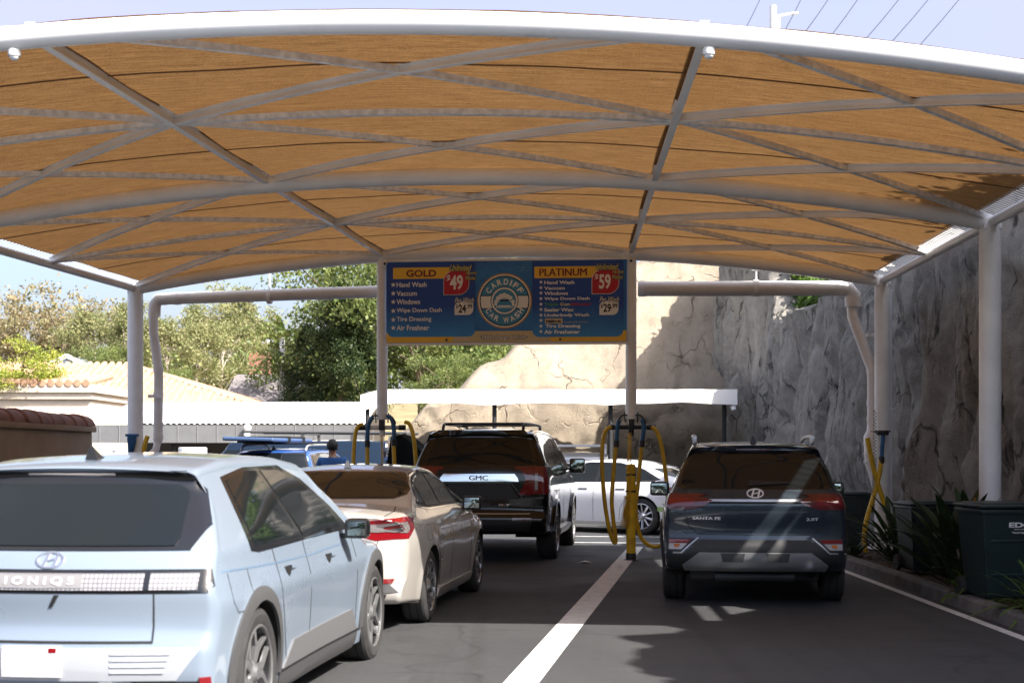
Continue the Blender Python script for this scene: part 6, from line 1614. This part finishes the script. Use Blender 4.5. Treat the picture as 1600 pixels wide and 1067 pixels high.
# people
def skin_mesh(name, J, E, mat, root, parent, sub=2):
    me = bpy.data.meshes.new(name); me.from_pydata([j[0] for j in J], E, []); o = link_mesh(name, me)
    sk = o.modifiers.new('s', 'SKIN'); sk.use_smooth_shade = True
    for i, j in enumerate(J):
        v = me.skin_vertices[0].data[i]; r = j[1]; v.radius = r if isinstance(r, tuple) else (r, r); v.use_root = (i == root)
    o.modifiers.new('u', 'SUBSURF').levels = sub
    dg = bpy.context.evaluated_depsgraph_get(); dg.update(); nm = bpy.data.meshes.new_from_object(o.evaluated_get(dg))
    o.modifiers.clear(); o.data = nm; bpy.data.meshes.remove(me); nm.materials.clear(); nm.materials.append(mat)
    for p in nm.polygons: p.use_smooth = True
    o.parent = parent; return o
SKINM = pmat('skin', (.30, .16, .10), .5)
def person(label, loc, rz, shirt, trousers, hair, cap=None, lean=0):
    t = thing('person', label, 'person', loc, rz)
    J = []; E = []
    def j(p, r, par=None):
        J.append((p, r)); 
        if par is not None: E.append((par, len(J) - 1))
        return len(J) - 1
    pel = j((0, 0, .95), (.15, .11)); ab = j((0, -.01, 1.10), (.14, .10), pel); ch = j((0, -.01, 1.30), (.165, .11), ab); nk0 = j((0, 0, 1.46), (.075, .07), ch); nk = j((0, .01, 1.52), (.058, .058), nk0); hd = j((0, .02, 1.62), (.076, .092), nk); j((0, .015, 1.70), (.07, .085), hd)
    for s in (-1, 1):
        sh = j((s * .18, -.005, 1.41), .07, ch); el = j((s * .26, -.02, 1.13), .045, sh); wr = j((s * .24, .10, .92), .03, el); pm = j((s * .235, .13, .86), (.036, .02), wr)
        for k in range(4):
            a = j((s * .235 + (k - 1.5) * .019, .15, .81), .0095, pm); b = j((s * .235 + (k - 1.5) * .02, .155, .78), .0088, a); j((s * .235 + (k - 1.5) * .02, .15, .755 + abs(k - 1.5) * .006), .0075, b)
        th = j((s * .21, .155, .855), .011, pm); j((s * .205, .17, .825), .009, th)
        hp = j((s * .095, 0, .88), .095, pel); kn = j((s * .11, .02, .50), .062, hp); an = j((s * .115, -.01, .09), .042, kn); j((s * .125, .14, .04), (.045, .035), an)
    b = skin_mesh('body', J, E, SKINM, 0, t)
    J = []; E = []
    a0 = j((0, 0, .90), (.18, .14)); a1 = j((0, -.01, 1.12), (.18, .14), a0); a2 = j((0, -.015, 1.31), (.205, .155), a1); j((0, -.005, 1.46), (.09, .09), a2)
    for s in (-1, 1): c1 = j((s * .185, -.005, 1.405), .092, a2); j((s * .235, -.012, 1.23), .068, c1)
    skin_mesh('shirt', J, E, shirt, 0, t)
    J = []; E = []
    a0 = j((0, 0, .95), (.155, .12))
    for s in (-1, 1): c1 = j((s * .095, 0, .86), .108, a0); c2 = j((s * .11, .02, .50), .08, c1); j((s * .115, -.01, .12), .065, c2)
    skin_mesh('trousers', J, E, trousers, 0, t)
    m = MB().sphere((0, -.005, 1.665), .108, (.88, 1.02, 1.0), 3)
    for v in m.bm.verts:
        if v.co.y > .05 and v.co.z < 1.70: v.co.y = .05
        if v.co.z < 1.60: v.co.z = 1.60 + (v.co.z - 1.60) * .3
    m.build('hair', hair, t, ang=90)
    m = MB()
    for s in (-1, 1): m.sphere((s * .082, .01, 1.625), .026, (.4, .8, 1.2))
    m.build('ear', SKINM, t)
    MB().sphere((0, .115, 1.605), .018, (.8, 1, 1.2)).build('nose', SKINM, t)
    for s in (-1, 1): MB().sphere((s * .032, .098, 1.635), .012).build('eye', M['black'], t)
    MB().box((0, .103, 1.565), (.045, .01, .008), bevel=.003).build('mouth', pmat('lip', (.25, .08, .07), .5), t)
    for s in (-1, 1): MB().box((s * .125, .06, .045), (.095, .27, .085), bevel=.035, seg=3).build('shoe', M['black'], t, ang=60)
    if cap:
        c_ = MB().sphere((0, .0, 1.69), .112, (.92, 1.05, .85), 3)
        for v in c_.bm.verts:
            if v.co.z < 1.675: v.co.z = 1.675
        c_.build('cap', cap, t, ang=90); MB().box((0, .14, 1.68), (.14, .12, .012), bevel=.005).build('cap_peak', cap, t)
    return t
person('man in a blue shirt with dark hair, seen from behind the beige sedan', (-2.93, 23.2, 0), R(8), pmat('blue_shirt', (.025, .10, .30), .9, var=.15, vscale=10), pmat('dark_trousers', (.03, .03, .035), .9), pmat('black_hair', (.012, .010, .009), .6, bump=.5, bscale=60))
person('worker in a red shirt and dark cap by the left hoses', (-2.22, 25.6, -.13), R(-35), pmat('red_shirt', (.28, .02, .02), .9, var=.15, vscale=10), pmat('grey_trousers', (.05, .05, .055), .9), pmat('brown_hair', (.015, .011, .009), .6), pmat('navy_cap', (.012, .015, .025), .8))

# unseen leaf belt added behind the camera to darken reflections in glass and paint
vs = []; fs = []; rng = random.Random(21)
for k in range(16000):
    a = rng.uniform(0, 1); x = lerp(-45, 40, a); y = -17 - 5 * rng.random() - 3 * math.sin(a * 9); h = 6.5 + 2.5 * fbm((x * .2, 0, 3), 3)
    p = Vector((x, y, h * rng.random())); d = Vector((rng.gauss(0, 1), rng.gauss(0, 1), rng.gauss(0, 1))).normalized(); e = d.orthogonal().normalized(); L = rng.uniform(.25, .6); i = len(vs)
    vs += [p - d * L, p + e * L * .5, p + d * L, p - e * L * .5]; fs.append((i, i + 1, i + 2, i + 3))
me = bpy.data.meshes.new('reflection_belt'); me.from_pydata([tuple(v) for v in vs], [], fs); me.materials.append(GL['dark']); tag(link_mesh('reflection_belt', me), kind='stuff')
